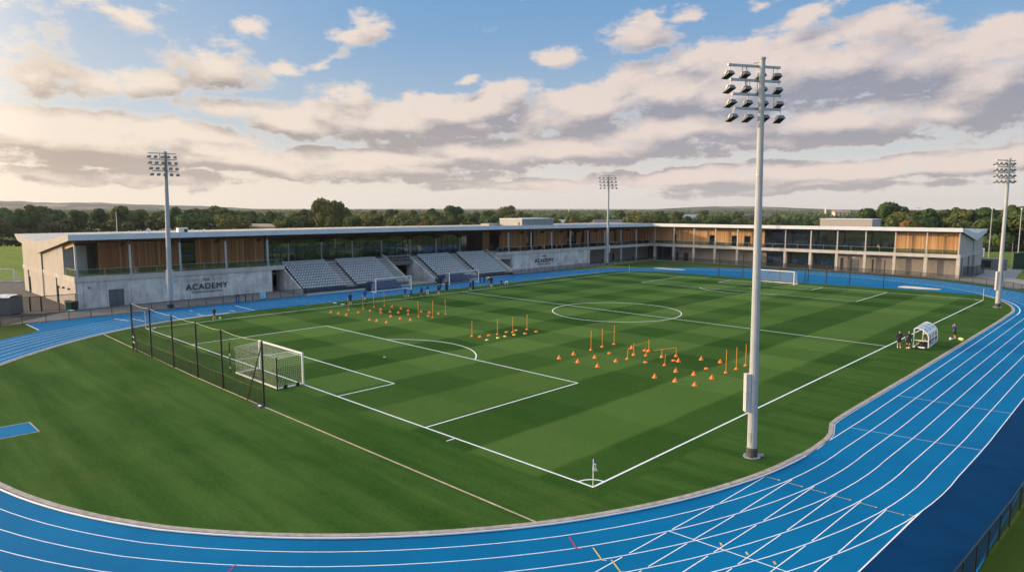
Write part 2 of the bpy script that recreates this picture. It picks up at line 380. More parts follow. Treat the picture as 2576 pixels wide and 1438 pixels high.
# blue surface under everything inside the oval
b = MB()
pts = ring(9.0)[:91] + [(16.6,-20),(16.6,15)] + ring(8.6)[91:]
left = [p for p in ring(9.0)[:91] if p[1] < -9.4 or p[0] > -70]
poly = left + [(14.5,15.3),(14.5,89)] + [(CX + 49*math.cos(math.radians(3*i)), CY2 + 49*math.sin(math.radians(3*i))) for i in range(61)] + [(-83.3,89),(-83.3,-9.5),(-76.8,-9.45)]
b.face([(x,y,0) for x,y in poly])
b.face([(-8,-34,-.004),(16.5,-34,-.004),(16.5,18,-.004),(-8,18,-.004)])
structure(b.build('track', TRACK, recalc=False))
SDX = [(-12,-1.42),(-6.8,-1.25),(-1.5,-.97),(2.5,-.74),(7.7,-.55),(10.8,-.38),(16,-.12),(20,0),(90,.1)]
def sprint(k, y): return 6.5 + 1.22*k + interp(SDX, y)
b = MB(); ys = [-34,-12,-6,-1.5,2.5,7.7,10.8,16,20,32,50,70,90,100]
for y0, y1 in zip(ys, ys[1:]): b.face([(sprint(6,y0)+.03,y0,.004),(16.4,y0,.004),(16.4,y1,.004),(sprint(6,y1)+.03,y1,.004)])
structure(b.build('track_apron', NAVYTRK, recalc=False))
# infield turf with its notch by the straight
edge = [near_pt(-180 + 2*i, 0) for i in range(89)]
edge += [(6.06,12.6),(6.14,14.2),(6.07,16.6),(5.89,17.9),(5.45,19.3),(5.18,20.2),(5.10,21.5),(5.09,24),(5.13,28),(5.30,39),(5.4,52),(5.5,66),(5.6,80),(5.55,89)]
edge += [(CX + 39.3*math.cos(math.radians(t)), CY2 + 39.3*math.sin(math.radians(t))) for t in (4,8,12,16,20,24,28,32,35)]
backcut = [(-3.5,111.6),(-16,111.1),(-31,109.2),(-45,110.2),(-59,110.8),(-66,109.4),(-70.5,106.5),(-72.6,101)]
turf = edge + backcut + [(-73.1,90),(-73.15,60),(-73.2,30)]
b = MB(); b.face([(x,y,.02) for x,y in turf]); structure(b.build('infield_turf', PITCH_M, recalc=False))
kp = edge
b = MB(); b.ribbon([near_pt(-180+2*i, .08) for i in range(89)] + [(x+.09,y) for x,y in edge[89:]], .30, .05)
for q in ([near_pt(-180+2*i, -.07) for i in range(89)] + [(x-.06,y) for x,y in edge[89:]],): 
    for p0, p1 in zip(q, q[1:]): b.face([(p0[0],p0[1],.0),(p1[0],p1[1],.0),(p1[0],p1[1],.05),(p0[0],p0[1],.05)])
q = [near_pt(-180+2*i, .23) for i in range(89)] + [(x+.24,y) for x,y in edge[89:]]
for p0, p1 in zip(q, q[1:]): b.face([(p0[0],p0[1],.0),(p1[0],p1[1],.0),(p1[0],p1[1],.05),(p0[0],p0[1],.05)])
structure(b.build('kerb', KERB, recalc=False))
b = MB(); rail = [near_pt(-176+2*i, .40) for i in range(87)]
b.tube([(x,y,.06) for x,y in rail], .048, 6)
tag(b.build('track_rail', WHITE), 'long white tubular kerb rail curving along the inside edge of the blue track', 'kerb rail')
b = MB(); b.ribbon([(x+.30,y) for x,y in edge[90:]], .05, .006)
b.ribbon([(-73.25,y) for y in range(24,101,4)], .07, .024)
ringL = [ring(.3+1.22*k) for k in range(7)]
for k in range(7):
    R = ringL[k]
    if k == 0: b.ribbon([(6.34,12.0),(6.36,14.5),(6.40,17)] + R[92:101], .055, .006); b.ribbon(R[100:162], .13, .0065)
    else: b.ribbon(R, .05, .005, closed=True)
def curve_r(k, th): return interp(RK, th) + .3 + 1.22*k
def clear(k, x, y):
    th = math.degrees(math.atan2(y-CY, x-CX)); r = math.hypot(x-CX, y-CY)
    return th > -1 or min(abs(r - curve_r(j, th)) for j in range(0, 7)) > .06
for k in range(0, 7):
    y = 9.3; run = []
    while y > -12:
        x = sprint(k, y); th = math.degrees(math.atan2(y-CY, x-CX)); r = math.hypot(x-CX, y-CY)
        ok = r > interp(RK, th) + .46 and clear(k, x, y)
        if ok: run.append((x, y))
        else:
            if len(run) > 1: b.ribbon(run, .05, .007)
            run = []
        y -= .12
    if len(run) > 1: b.ribbon(run, .05, .007)
b.ribbon([(sprint(6,y)+.02,y) for y in (-30,-12,-6,0,6,9)], .06, .009)
def seg(p, q, w, z=.009): b.ribbon([p, q], w, z)
seg((5.53,-1.52),(13.2,-1.15),.06); seg((6.52,20.15),(13.78,21.2),.035); seg((6.52,31.3),(13.9,31.75),.035)
seg((-82.9,-9.56),(-76.8,-9.42),.12)
for p, q in [((-80.19,16.29),(-73.62,16.2)),((-76.21,13.66),(-74.29,13.67)),((-75.84,8.84),(-73.85,9.07)),((-79.96,9.54),(-79.06,9.56)),((-79.81,-.35),(-76.54,.42)),((-78.19,1.24),(-74.73,1.73))]: seg(p, q, .14)
structure(b.build('lane_marking', LINE, recalc=False))
b = MB()
for k in range(7):
    x0 = sprint(k, 7.85) - .02
    b.ribbon([(x0-.05,7.85),(x0+.76,7.88)] if k < 6 else [(x0-.25,8.1),(x0,8.11)], .04, .012)
    if k < 6: b.lathe([(.001,.012),(.07,.012)], 8, (x0+.78,7.88,0))
for p, q in [((3.96,-5.2),(4.88,-5.8)),((5.16,-5.5),(5.99,-6.03))]:
    b.ribbon([p, q], .07, .012); b.ribbon([q, (q[0]+.16,q[1]+.12)], .07, .013)
for p in ((7.85,-1.0),(9.04,-.98),(10.23,-.92)): b.ribbon([(p[0]-.09,p[1]+.1),(p[0]+.08,p[1]-.1)], .1, .012)
structure(b.build('yellow_marking', YELP, recalc=False))
b = MB(); b.ribbon([(2.61,-5.19),(3.49,-5.76)], .07, .012); b.ribbon([(3.49,-5.76),(3.66,-5.62)], .08, .013); b.ribbon([(-5.45,-17.25),(-5.9,-16.72)], .05, .012)
structure(b.build('red_marking', REDP, recalc=False))
# far infield: white boundary line on the blue zone comes with ring 0; pitch markings
Wd, Ln = 68.70, 104.06; g0 = -Wd/2; LW = .13
b = MB(); zt = .0245
def pl(p, q, w=LW, z=zt): b.ribbon([p, q], w, z)
pl((.06,0),(-Wd-.06,0)); pl((.06,Ln),(-Wd-.06,Ln)); pl((0,.07),(0,Ln-.07)); pl((-Wd,.07),(-Wd,Ln-.07)); pl((-.07,Ln/2),(-Wd+.07,Ln/2), z=zt+.002)
for y0, s in ((0,1),(Ln,-1)):
    for hw, d in ((20.16,16.5),(9.16,5.5)):
        pl((g0-hw,y0+s*.07),(g0-hw,y0+s*(d+.06)), z=zt+.001); pl((g0+hw,y0+s*.07),(g0+hw,y0+s*(d+.06)), z=zt+.001); pl((g0-hw+.07,y0+s*d),(g0+hw-.07,y0+s*d), z=zt+.001)
    a0 = math.acos(5.5/9.15); arc = [(g0 + 9.15*math.sin(t), y0 + s*(11 + 9.15*math.cos(t))) for t in [a0*(-1 + i/12) for i in range(25)]]
    b.ribbon(arc, LW, zt+.002); b.lathe([(.001,zt+.001),(.13,zt+.001)], 10, (g0,y0+s*11,0))
    for x0, sx in ((0,-1),(-Wd,1)):
        b.ribbon([(x0+sx*1.0*math.cos(t), y0+s*1.0*math.sin(t)) for t in [PI/2*i/8 for i in range(9)]], LW*.9, zt+.003)
b.ribbon([(g0-1.1+9.15*math.cos(2*PI*i/72), Ln/2+9.15*math.sin(2*PI*i/72)) for i in range(72)], LW, zt+.003, closed=True)
b.lathe([(.001,zt+.003),(.13,zt+.003)], 10, (g0-1.1,Ln/2,0)); b.ribbon([(-11.1,-.1),(-11.1,-.75)], .1, zt+.001)
structure(b.build('pitch_marking', LINE, recalc=False))
b = MB(); b.ribbon([(-69,-4.8),(-40,-5.35),(-26.7,-5.35),(.55,-5.15)], .13, .028); structure(b.build('edging_strip', EDGE, recalc=False))
b = MB(); b.face([(-34.75,-18.4,.026),(-31.9,-18.4,.026),(-32.0,-23.4,.026),(-34.9,-22.6,.026)]); structure(b.build('runway', TRACK, recalc=False))
b = MB()
for p, q in (((-34.8,-18.4),(-31.85,-18.4)),((-31.9,-18.4),(-32.0,-23.4)),((-34.75,-18.4),(-34.9,-22.6))): b.ribbon([p,q], .09, .030)
structure(b.build('runway_edging', KERB, recalc=False))
# paving by the buildings
b = MB()
b.face([Wst((-90.3,-1.6,-.01)),(-83.6,-12,-.01),(-83.4,30,-.01),(-83.2,82,-.01),(-83.2,110,-.01),(-84.4,128,-.01),(-85,137.8,-.01),(-77,140.6,-.01),(-57,140.4,-.01),(-36,141.0,-.01),(-25,140.9,-.01),(-14,138.8,-.01),(-9,136.6,-.01),(-4,132.6,-.01),(1.5,127.5,-.01),(6.8,140,-.01),(-2,150,-.01),(-4,176,-.01),(-11,186,-.01),(-60,186,-.01),(-86,150,-.01),(-105,60,-.01)])
structure(b.build('pavement', PAVE, recalc=False))
b = MB(); b.face([(-92.8,-1.6,-.006),(-84.5,-12.2,-.006),(-110,-26,-.006),(-150,-8,-.006),(-150,3,-.006),(-127,-1.6,-.006)]); structure(b.build('yard', ASPHALT, recalc=False))
b = MB(); b.face([(-84.3,-12.3,-.004),(-83.4,-12.3,-.004),(-83.3,30,-.004),(-84.3,30,-.004)]); b.face([(-84.3,80,.0),(-83.2,80,.0),(-83.2,112,.0),(-84.3,112,.0)])
b.face([(-60,139.6,.0),(-36,139.9,.0),(-25,139.4,.0),(-14.3,137.3,.0),(-4,131.3,.0),(5.5,120.5,.0),(10.5,110,.0),(13.5,108,.0),(12,116,.0),(1.5,127.3,.0),(-4,132.4,.0),(-14.3,138.6,.0),(-25,140.7,.0),(-36,140.8,.0),(-60,140.3,.0)])
structure(b.build('perimeter_path', ASPHALT, recalc=False))
b = MB(); b.face([(-83.9,50.5,.006),(-80.6,50.2,.006),(-80.6,56.6,.006),(-83.9,59.5,.006)]); structure(b.build('tunnel_carpet', TURFG, recalc=False))

# ------------------------------------------------------------------ main building
BLD = thing('academy_building', 'long two storey L shaped concrete and timber building around the pitch with oversailing grey roof', 'building', Wst((-90,70,0)))
BLD.location = (0,0,0)
def S(): return MB(Wst)
def Wr(v):
    k = max(0., min(1., (v[0]+87)/76.)); return (v[0], v[1], v[2] + .30*k*min(1., max(0., v[2])/4.))
def Rw(): return MB(Wr)
# roof: profile (inset stand, inset wing, z) swept round the L with a mitre
Y0, X1 = -2.1, -10.4
def rp(ds, dr, z0, zc, z1):
    return [Wst((-89.5-ds, Y0, z0)), Wst((-89.5-ds, 57, z0)), (Wst((-89.5-ds, 141.2, 0))[0], 141.2+dr, zc), (X1, 141.2+dr, z1)]
top0 = rp(0,0,10.90,10.42,10.68); topv = rp(19,15,9.15,8.95,9.2); topb = rp(36.3,27,10.05,9.7,9.95)
bot0 = rp(0,0,10.05,9.57,9.86); botv = rp(19.6,15,7.35,7.3,7.6); botb = rp(34.0,25.6,8.95,8.85,9.1)
def strip(bm, A, B):
    for i in range(3): bm.face([A[i], A[i+1], B[i+1], B[i]])
b = MB(); strip(b, top0, topv); strip(b, topv, topb)
b.build('roof', ROOF, BLD)
b = MB(); strip(b, top0, bot0); strip(b, topb, botb); b.build('fascia', FASC, BLD)
for i in (0, 3): b = MB(); b.face([top0[i], topv[i], botv[i], bot0[i]]); b.face([topv[i], topb[i], botb[i], botv[i]]); b.build('end_fascia', CLAD if i == 0 else FASC, BLD)
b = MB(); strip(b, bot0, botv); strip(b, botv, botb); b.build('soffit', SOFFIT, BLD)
b = MB(); 
def rib(A, B, t, i): return Vector(A[i]).lerp(Vector(A[i+1]), t), Vector(B[i]).lerp(Vector(B[i+1]), t)
for i, cnt in ((0, 96), (1, 140), (2, 120)):
    for j in range(cnt):
        for A, B in ((top0, topv), (topv, topb)):
            p, q = rib(A, B, (j+.5)/cnt, i); b.tube([p + Vector((0,0,.02)), q + Vector((0,0,.02))], .035, 4, cap=False)
b.build('roof_seam', plain('seam_metal', (.20,.21,.22), .5, .4), BLD)
# floor slabs
b = S(); b.box(-98,-90,-1.5,30.5,3.93,4.67); b.box(-98,-90,81.3,141.5,3.93,4.67); b.box(-108,-98,-1.5,30.5,4.2,4.6); b.box(-108,-93.3,30.5,81.3,4.2,4.62); b.box(-108,-98,81.3,141.5,4.2,4.6)
b.build('floor_slab', CONC2, BLD)
b = Rw(); b.box(-86.95,-10.7,142,145.5,3.93,4.67); b.box(-91,-86.95,141.5,145.5,3.93,4.66); b.build('floor_slab', CONC2, BLD)
# ground floor concrete panels
def panel(y0, y1, x=-90.12, z1=3.93, mt=CONC): q = S(); q.box(x-.22,x,y0+.02,y1-.02,0,z1-.004); q.build('wall_panel', mt, BLD)
for y0, y1 in zip([-1.3,-.5,2.5,5.85,10.1,13.1,20.2,23.4,27.05],[-.5,2.5,5.85,10.1,13.1,20.2,23.4,27.05,28.1]): panel(y0,y1)
for y0, y1 in zip([86.1,89.8,93.4,100.4,103.2,106.8,109.4],[89.8,93.4,100.4,103.2,106.8,109.4,114.6]): panel(y0,y1)
panel(114.6,146.2,-93.8,mt=BLOCK)
for bx_ in ((-93.8,-90.4,114.35,114.58),(-93.8,-90.4,86.1,86.3),(-95,-90.4,28.12,28.3)): b = S(); b.box(*bx_,0,3.92); b.build('return_wall', CONC, BLD)
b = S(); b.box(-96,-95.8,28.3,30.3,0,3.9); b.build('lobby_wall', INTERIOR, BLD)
d = S(); d.box(-90.09,-90.04,2.72,4.76,.02,2.55); do = d.build('door', DOORG, BLD)
d = S(); d.box(-90.035,-90.02,3.72,3.76,.02,2.55); d.build('door_gap', BLACK, do)
b = S(); b.tube([(-90.1,-.1+.35,3.0),(-90.06,-.1+.35,3.0)], .2, 14); b.build('round_vent', plain('vent_grey', (.20,.205,.21), .7), BLD)
# arcade columns and doors
for y in (120.9,128.0,135.0): q = S(); q.box(-90.35,-90.05,y-.16,y+.16,0,3.93); q.build('arcade_column', STEELG, BLD)
for y0, y1 in ((118.6,119.4),(128.8,129.7)): q = S(); q.box(-93.79,-93.74,y0,y1,.02,2.2); q.build('door', BLACK, BLD)
# upper columns, brackets, beams
for y in [-1.15,6.0,13.2,20.4,27.6,85.4,92.8,100.0,107.0,113.9,120.9,128.0,135.0]:
    zt_ = 9.75 if y < 60 else lerp(9.7, 9.3, (y-57)/84)
    q = S(); q.box(-90.5,-90.24,y-.13,y+.13,4.672,zt_-.5); co = q.build('column', STEELG, BLD)
    q = S(); q.box(-90.55,-90.19,y-.09,y+.09,zt_-.5,zt_+.12); q.build('bracket', SOFFW, co)
q = S(); q.prism([(-90.6,9.85),(-96.2,9.05),(-96.2,8.45),(-90.6,9.2)], 'y', -1.24, -1.04); q.build('end_beam', GLULAM, BLD)
for y in [6.0,13.2,20.4,27.6,34.8,41.6,48.4,55.3,62.5,69.5,76.3,85.4,92.8,100,107,113.9,120.9,128,135]:
    q = S(); zf = 9.75 if y < 60 else lerp(9.7, 9.25, (y-57)/84); st = 30 < y < 81; xb = -97.2 if st else -94
    zb = zf - (.92 if st else .58)
    q.prism([(-90.3,zf+.14),(xb,zb+.1),(xb,zb-.75 if st else zb-.4),(xb+1.2,zb-.5 if st else zb-.3),(-92.6,zf-.42),(-90.9,zf-.12)], 'y', y-.11, y+.11)
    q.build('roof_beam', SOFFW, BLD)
# balustrade bays
def rail_bay(mk, along, c, a0, a1, zb):
    g_ = mk(); r_ = mk()
    if along == 'y': g_.box(c-.012,c+.012,a0,a1,zb+.06,zb+1.0); r_.tube([(c,a0,zb+1.06),(c,a1,zb+1.06)], .028, 6); [r_.box(c-.03,c+.03,t-.02,t+.02,zb,zb+1.04) for t in (a0+.05,(a0+a1)/2,a1-.05)]
    else: g_.box(a0,a1,c-.012,c+.012,zb+.06,zb+1.0); r_.tube([(a0,c,zb+1.06),(a1,c,zb+1.06)], .028, 6); [r_.box(t-.02,t+.02,c-.03,c+.03,zb,zb+1.04) for t in (a0+.05,(a0+a1)/2,a1-.05)]
    o = g_.build('balustrade', RAILG, BLD); r_.build('handrail', GALV, o)
ysb = [-1.1,6,13.2,20.4,27.6]; 
for a, c in zip(ysb, ysb[1:]+[30.3]): rail_bay(S,'y',-90.15,a+.15,c-.15,4.672)
for a, c in zip([81.5,85.4,92.8,100,107,113.9,120.9,128,135],[85.4,92.8,100,107,113.9,120.9,128,135,141.2]): rail_bay(S,'y',-90.15,a+.15,c-.15,4.672)
rail_bay(S,'x',-1.38,-95.4,-90.3,4.672)
# timber and glass upper walls of the stand wing
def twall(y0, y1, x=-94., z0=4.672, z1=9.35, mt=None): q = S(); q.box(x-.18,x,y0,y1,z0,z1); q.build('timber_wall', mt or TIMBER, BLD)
for y0, y1 in ((2.7,14.7),(16.9,28.7),(86.1,95.0),(97.6,109.9),(113.8,115.4),(116.9,118.4),(119.3,129.6),(131.2,133.0),(134.2,144.6)):
    zz = 9.45 if y0 < 60 else lerp(9.35, 8.95, (y0-86)/55); twall(y0, y1, z1=zz)
twall(-.9,1.6,-97.8); twall(80.9,84.2,-95.5,z1=9.2); twall(26.5,28.7,-95)
for y0, y1 in ((115.4,116.9),(118.4,119.3),(129.6,131.2),(133.0,134.2),(95.0,97.6),(14.7,16.9),(109.9,113.8)):
    q = S(); q.box(-94.32,-94.26,y0,y1,4.672,9.0); wn = q.build('window', GLASS, BLD)
    q = S(); q.box(-94.25,-94.2,y0,y0+.07,4.68,9.0); q.box(-94.25,-94.2,y1-.07,y1,4.68,9.0); q.box(-94.25,-94.2,y0+.07,y1-.07,7.0,7.07); q.build('window_frame', BLACK, wn)
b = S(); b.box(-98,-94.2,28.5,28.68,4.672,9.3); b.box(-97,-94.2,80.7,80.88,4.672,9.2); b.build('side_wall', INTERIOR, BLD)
post = [28.7,34.8,41.6,48.4,55.3,62.5,69.5,76.3,80.7]
for a, c in zip(post, post[1:]):
    q = S(); q.box(-97.06,-97.0,a+.1,c-.1,4.66,8.75); wn = q.build('window', GLASS, BLD)
    q = S(); n = max(2, round((c-a)/1.7))
    for i in range(1, n): t = a + (c-a)*i/n; q.box(-96.98,-96.9,t-.035,t+.035,4.66,8.7)
    for z in (4.7,6.75,8.65): q.box(-96.99,-96.91,a+.12,c-.12,z-.035,z+.035)
    q.build('mullion', BLACK, wn)
for y in post[1:-1]: q = S(); q.box(-97.0,-96.76,y-.1,y+.1,4.64,8.95); q.build('post', STEELG, BLD)
# interior: back wall, ceiling lights not lit, furniture lumps
b = S(); b.box(-108,-107.8,-1,28.4,4.62,8.8); b.box(-108,-107.8,81,141,4.62,8.8); b.box(-107.8,-94.4,28.3,28.45,4.66,8.6); b.build('interior_wall', plain('interior_wall_paint', (.20,.185,.15), .8, var=.3, scale=.4), BLD)
b = S(); rr = random.Random(3)
for i in range(40):
    y = rr.uniform(30,80); x = rr.uniform(-106,-99); b.box(x-.6,x+.6,y-.5,y+.5,4.63,4.63+rr.uniform(.7,1.1))
for i in range(14):
    y = rr.uniform(30,80); b.box(-107.7,-107.2,y-.9,y+.9,4.63,rr.uniform(6,7.6))
b.build('furniture', plain('furniture_wood', (.16,.12,.08), .6, var=.5, scale=.6), BLD)
q = S(); q.box(-96.2,-95.2,1.65,2.65,4.672,8.9); q.build('terrace_wall', INTERIOR, BLD)
# end wall facing the yard
def pz(x): return lerp(10.05, 7.35, (x+89.5)/(-19.6)) if x > -109.1 else lerp(7.35, 8.95, (x+109.1)/(-14.4))
def endpoly(x0, x1, z0): return [(x0,z0),(x1,z0),(x1,pz(x1)-.06),(x0,pz(x0)-.06)]
for x0, x1 in ((-123.5,-109.5),(-108.6,-95.8)): q = S(); q.prism(endpoly(x0,x1,4.67), 'y', -1.5,-1.25); q.build('cladding_panel', CLAD, BLD)
q = S(); q.box(-109.5,-108.6,-1.3,-1.2,4.67,7.3); q.build('recess', BLACK, BLD)
q = S(); q.box(-96,-95.8,-1.2,3,4.67,9.0); q.build('side_wall', CLAD, BLD)
q = S(); q.box(-123.9,-90.0,-1.56,-1.24,3.93,4.665); q.build('band', CONC2, BLD)
for x0, x1 in ((-123.6,-120.4),(-118.5,-101.2),(-99.7,-90.1)): q = S(); q.box(x0,x1,-1.5,-1.32,0,3.925); q.build('wall_panel', CLAD, BLD)
for x0, x1 in ((-120.4,-118.5),(-101.2,-99.7)):
    q = S(); q.box(x0,x1,-1.25,-1.2,0,2.66); q.build('door', BLACK, BLD)
    q = S(); q.box(x0,x1,-1.30,-1.25,2.72,3.92); [q.box(x0+.05,x1-.05,-1.36,-1.30,2.75+.12*i,2.82+.12*i) for i in range(9)]; q.build('louvre', STEELG, BLD)
q = S(); q.tube([(-109.2,-1.6,0),(-109.2,-1.6,7.4)], .07, 8); q.tube([(-108.8,-1.6,0),(-108.8,-1.6,4.2)], .05, 8); q.build('downpipe', GALV, BLD)
for x, z in ((-99.2,2.55),(-96.3,2.7),(-93.2,2.75)): q = S(); q.lathe([(.001,-.14),(.16,-.12),(.17,.05),(.06,.16)], 8, (x,-1.66,z)); q.build('wall_lamp', BLACK, BLD)
for y0, y1, z0, z1 in ((-1.2,29,0,8.9),(81,165,0,8.9),(29,81,0,4.8),(29,81,8.3,8.9)): q = S(); q.box(-123.6,-123.4,y0,y1,z0,z1); q.build('rear_wall', CLAD, BLD)
q = S(); q.box(-123.4,-108,29,81,4.3,4.55); q.build('floor_slab', CONC2, BLD)
q = S(); q.box(-123.52,-123.48,29,81,4.8,8.3); wn = q.build('window', RAILG, BLD); q = S(); [q.box(-123.46,-123.4,y-.05,y+.05,4.8,8.3) for y in range(31,81,3)]; q.build('mullion', BLACK, wn)
# ---- right wing
colx = [-86.0,-79.77,-73.54,-67.19,-60.83,-54.5,-48.21,-41.96,-35.8,-29.56,-23.37,-17.15,-11.05]
for x in colx:
    q = Rw(); q.box(x-.13,x+.13,142.2,142.46,4.672,9.2); co = q.build('column', CONC2 if x > -60 else STEELG, BLD)
    q = Rw(); q.box(x-.09,x+.09,142.12,142.5,9.2,9.72); q.build('bracket', GLULAM, co)
    w = .30 if x < -20 else .34
    q = Rw(); q.box(x-w,x+w,142.1,142.55,0,3.925); q.build('arcade_column', CONC2, BLD)
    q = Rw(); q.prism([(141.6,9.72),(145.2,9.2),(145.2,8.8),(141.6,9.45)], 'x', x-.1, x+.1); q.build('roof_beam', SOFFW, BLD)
for a, c in zip(colx, colx[1:]): rail_bay(Rw,'x',142.15,a+.15,c-.15,4.672)
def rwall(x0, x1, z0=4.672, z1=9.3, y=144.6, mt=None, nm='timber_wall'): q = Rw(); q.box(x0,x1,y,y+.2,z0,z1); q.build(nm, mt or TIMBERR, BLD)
for x0, x1 in ((-91.2,-81.0),(-80.4,-70.1),(-68.3,-63.7),(-62.2,-60.1),(-58.4,-54.6),(-24.0,-11.3)): rwall(x0,x1)
for x0, x1 in ((-70.1,-68.3),(-63.7,-62.2),(-60.1,-58.4),(-81.0,-80.4)):
    q = Rw(); q.box(x0,x1,144.85,144.9,4.672,7.4); wn = q.build('window', GLASS, BLD)
    q = Rw(); q.box(x0,x0+.07,144.75,144.84,4.68,7.4); q.box(x1-.07,x1,144.75,144.84,4.68,7.4); q.box(x0+.07,x1-.07,144.75,144.84,7.33,7.4); q.build('window_frame', BLACK, wn)
    rwall(x0+.004,x1-.004,7.41,9.3)
def curtain(x0, x1, z0, z1, n, y=144.7, zm=None):
    q = Rw(); q.box(x0,x1,y,y+.05,z0,z1); wn = q.build('window', GLASS, BLD); q = Rw()
    for i in range(n+1): t = lerp(x0+.03, x1-.03, i/n); q.box(t-.03,t+.03,y-.08,y-.01,z0,z1)
    for z in (z0+.04, zm or lerp(z0,z1,.62), z1-.04): q.box(x0+.06,x1-.06,y-.07,y-.012,z-.03,z+.03)
    q.build('mullion', BLACK, wn)
for x0, x1 in zip([-54.6,-48.2,-41.95,-35.8,-29.55],[-48.2,-41.95,-35.8,-29.55,-24.0]): curtain(x0+.02,x1-.02,4.672,9.1,4,zm=7.5)
rwall(-91.0,-81.2,0,3.92,146,INTERIOR,'lobby_wall'); curtain(-86.4,-81.3,0,3.9,4,144.2)
q = Rw(); q.box(-86.6,-86.4,144,146,0,3.92); q.build('return_wall', CONC, BLD)
for x0, x1 in ((-81.2,-53.7),(-36.6,-11.3)): rwall(x0,x1,0,3.92,144.2,BLOCK,'block_wall')
for x0, x1 in ((-53.7,-49.0),(-48.4,-42.7),(-42.1,-36.6)): curtain(x0+.01,x1-.01,0,3.9,4,144.25)
for x in (-48.7,-42.4): rwall(x-.29,x+.29,0,3.92,144.2,BLOCK,'block_wall')
for x0, x1, z in ((-80.1,-79.4,2.3),(-77.7,-76.2,2.3),(-35.5,-34.9,2.9),(-33.2,-31.4,2.6),(-28.5,-28.2,2.9)): q = Rw(); q.box(x0,x1,144.14,144.19,.02,z); q.build('door', DOORG if x0 > -34 and x0 < -31 else BLACK, BLD)
for x0 in (-33.0,-80.0): q = Rw(); q.box(x0,x0+.7,144.05,144.19,3.0,3.12); q.build('light_fitting', WHITE, BLD)
q = Rw(); q.box(-86,-11.2,150,150.2,0,9); q.build('interior_wall', plain('interior_wall_paint', (.2,.2,.2)), BLD)
q = Rw(); rr = random.Random(5)
for i in range(26):
    x = rr.uniform(-54,-25); zz = rr.choice((4.68,4.68,0)); xx = x if zz else rr.uniform(-53,-37); y = rr.uniform(146,149.3); q.box(xx-.6,xx+.6,y-.4,y+.4,zz,zz+rr.uniform(.7,2.0))
q.build('furniture', plain('furniture_white', (.34,.33,.31), .6, var=.5, scale=.5), BLD)
q = Rw(); q.box(-86,-11.3,144.9,150,4.5,4.66); q.build('floor_slab', CONC2, BLD)
# wing end wall, facing right
def pzr(y): return lerp(9.57, 7.31, (y-141.2)/15.) if y < 156.2 else lerp(7.31, 8.8, (y-156.2)/10.6)
q = Rw(); q.prism([(142.1,4.67),(155.8,4.67),(155.8,pzr(155.8)-.05),(142.1,pzr(142.1)-.05)], 'x', -11.2,-10.95); q.build('cladding_panel', CLAD, BLD)
q = Rw(); q.prism([(156.4,4.67),(166.8,4.67),(166.8,pzr(166.8)-.05),(156.4,pzr(156.4)-.05)], 'x', -11.2,-10.95); q.build('cladding_panel', CLAD, BLD)
q = Rw(); q.box(-11.25,-10.9,145.5,166.9,3.93,4.665); q.build('band', CONC2, BLD)
for y0, y1 in ((142.6,145),(146.4,151.6),(153.4,157.2),(158.6,166.8)): q = Rw(); q.box(-11.2,-11.0,y0,y1,0,3.925); q.build('wall_panel', CLAD, BLD)
for y0, y1 in ((145,146.4),(151.6,153.4),(157.2,158.6)): q = Rw(); q.box(-11.3,-11.2,y0,y1,0,3.9); q.build('door', BLACK, BLD)
q = Rw(); q.tube([(-10.9,156.1,0),(-10.9,156.1,7.3)], .09, 8); q.build('downpipe', GALV, BLD)
q = MB(); q.box(-86,-11.2,166.7,166.9,0,8.8); q.build('rear_wall', CLAD, BLD)
# rooftop plant rooms
q = MB(); q.box(-100.5,-92.8,93.3,105,9.2,12.05); pr = q.build('plant_room', plain('plant_cladding', (.23,.25,.265), .5, .2, var=.06), BLD); q = MB(); q.box(-100.6,-92.7,93.2,105.1,12.05,12.2); q.build('plant_roof', FASC, pr); q = MB(); q.box(-94.1,-93.6,93.24,93.29,9.9,11.3); q.build('door', BLACK, pr)
q = MB(); q.box(-41.4,-29.5,146,152.5,9.3,12.15); pr = q.build('plant_room', plain('plant_cladding_warm', (.30,.29,.285), .5, .2, var=.06), BLD); q = MB(); q.box(-41.5,-29.4,145.9,152.6,12.15,12.3); q.build('plant_roof', FASC, pr)
q = MB(); q.box(-104,-101,90,94,9.2,10.9); q.build('roof_hatch', CLAD, BLD)
# lettering
def text(body, size, y, z, offs=.0, xp=-89.98, spc=1.0, parent=BLD):
    cu = bpy.data.curves.new('lettering', 'FONT'); cu.body = body; cu.size = size; cu.align_x = 'CENTER'; cu.extrude = .012; cu.offset = 0.; cu.space_character = spc
    o = bpy.data.objects.new('lettering_source', cu); C.objects.link(o)
    me = bpy.data.meshes.new_from_object(o.evaluated_get(bpy.context.evaluated_depsgraph_get())); bpy.data.objects.remove(o)
    vs = [v.co.copy() for v in me.vertices]; fs = [tuple(p.vertices) for p in me.polygons]; V, FF = [], []
    for kk, (da, dc) in enumerate(((0,0),(offs,0),(0,offs),(offs,offs))):           # strokes thickened by overlaid copies, each a hair prouder
        n0 = len(V); V += [v + Vector((da, dc, .003*kk)) for v in vs]; FF += [tuple(n0+i for i in f) for f in fs]
    me = bpy.data.meshes.new('lettering'); me.from_pydata(V, [], FF)
    me.materials.append(LETTER)
    for v in me.vertices:
        a, c, e = v.co; v.co = Wst((xp + e, y + a, z + c))
    n = bpy.data.objects.new('lettering', me); C.objects.link(n); n.parent = parent; return n
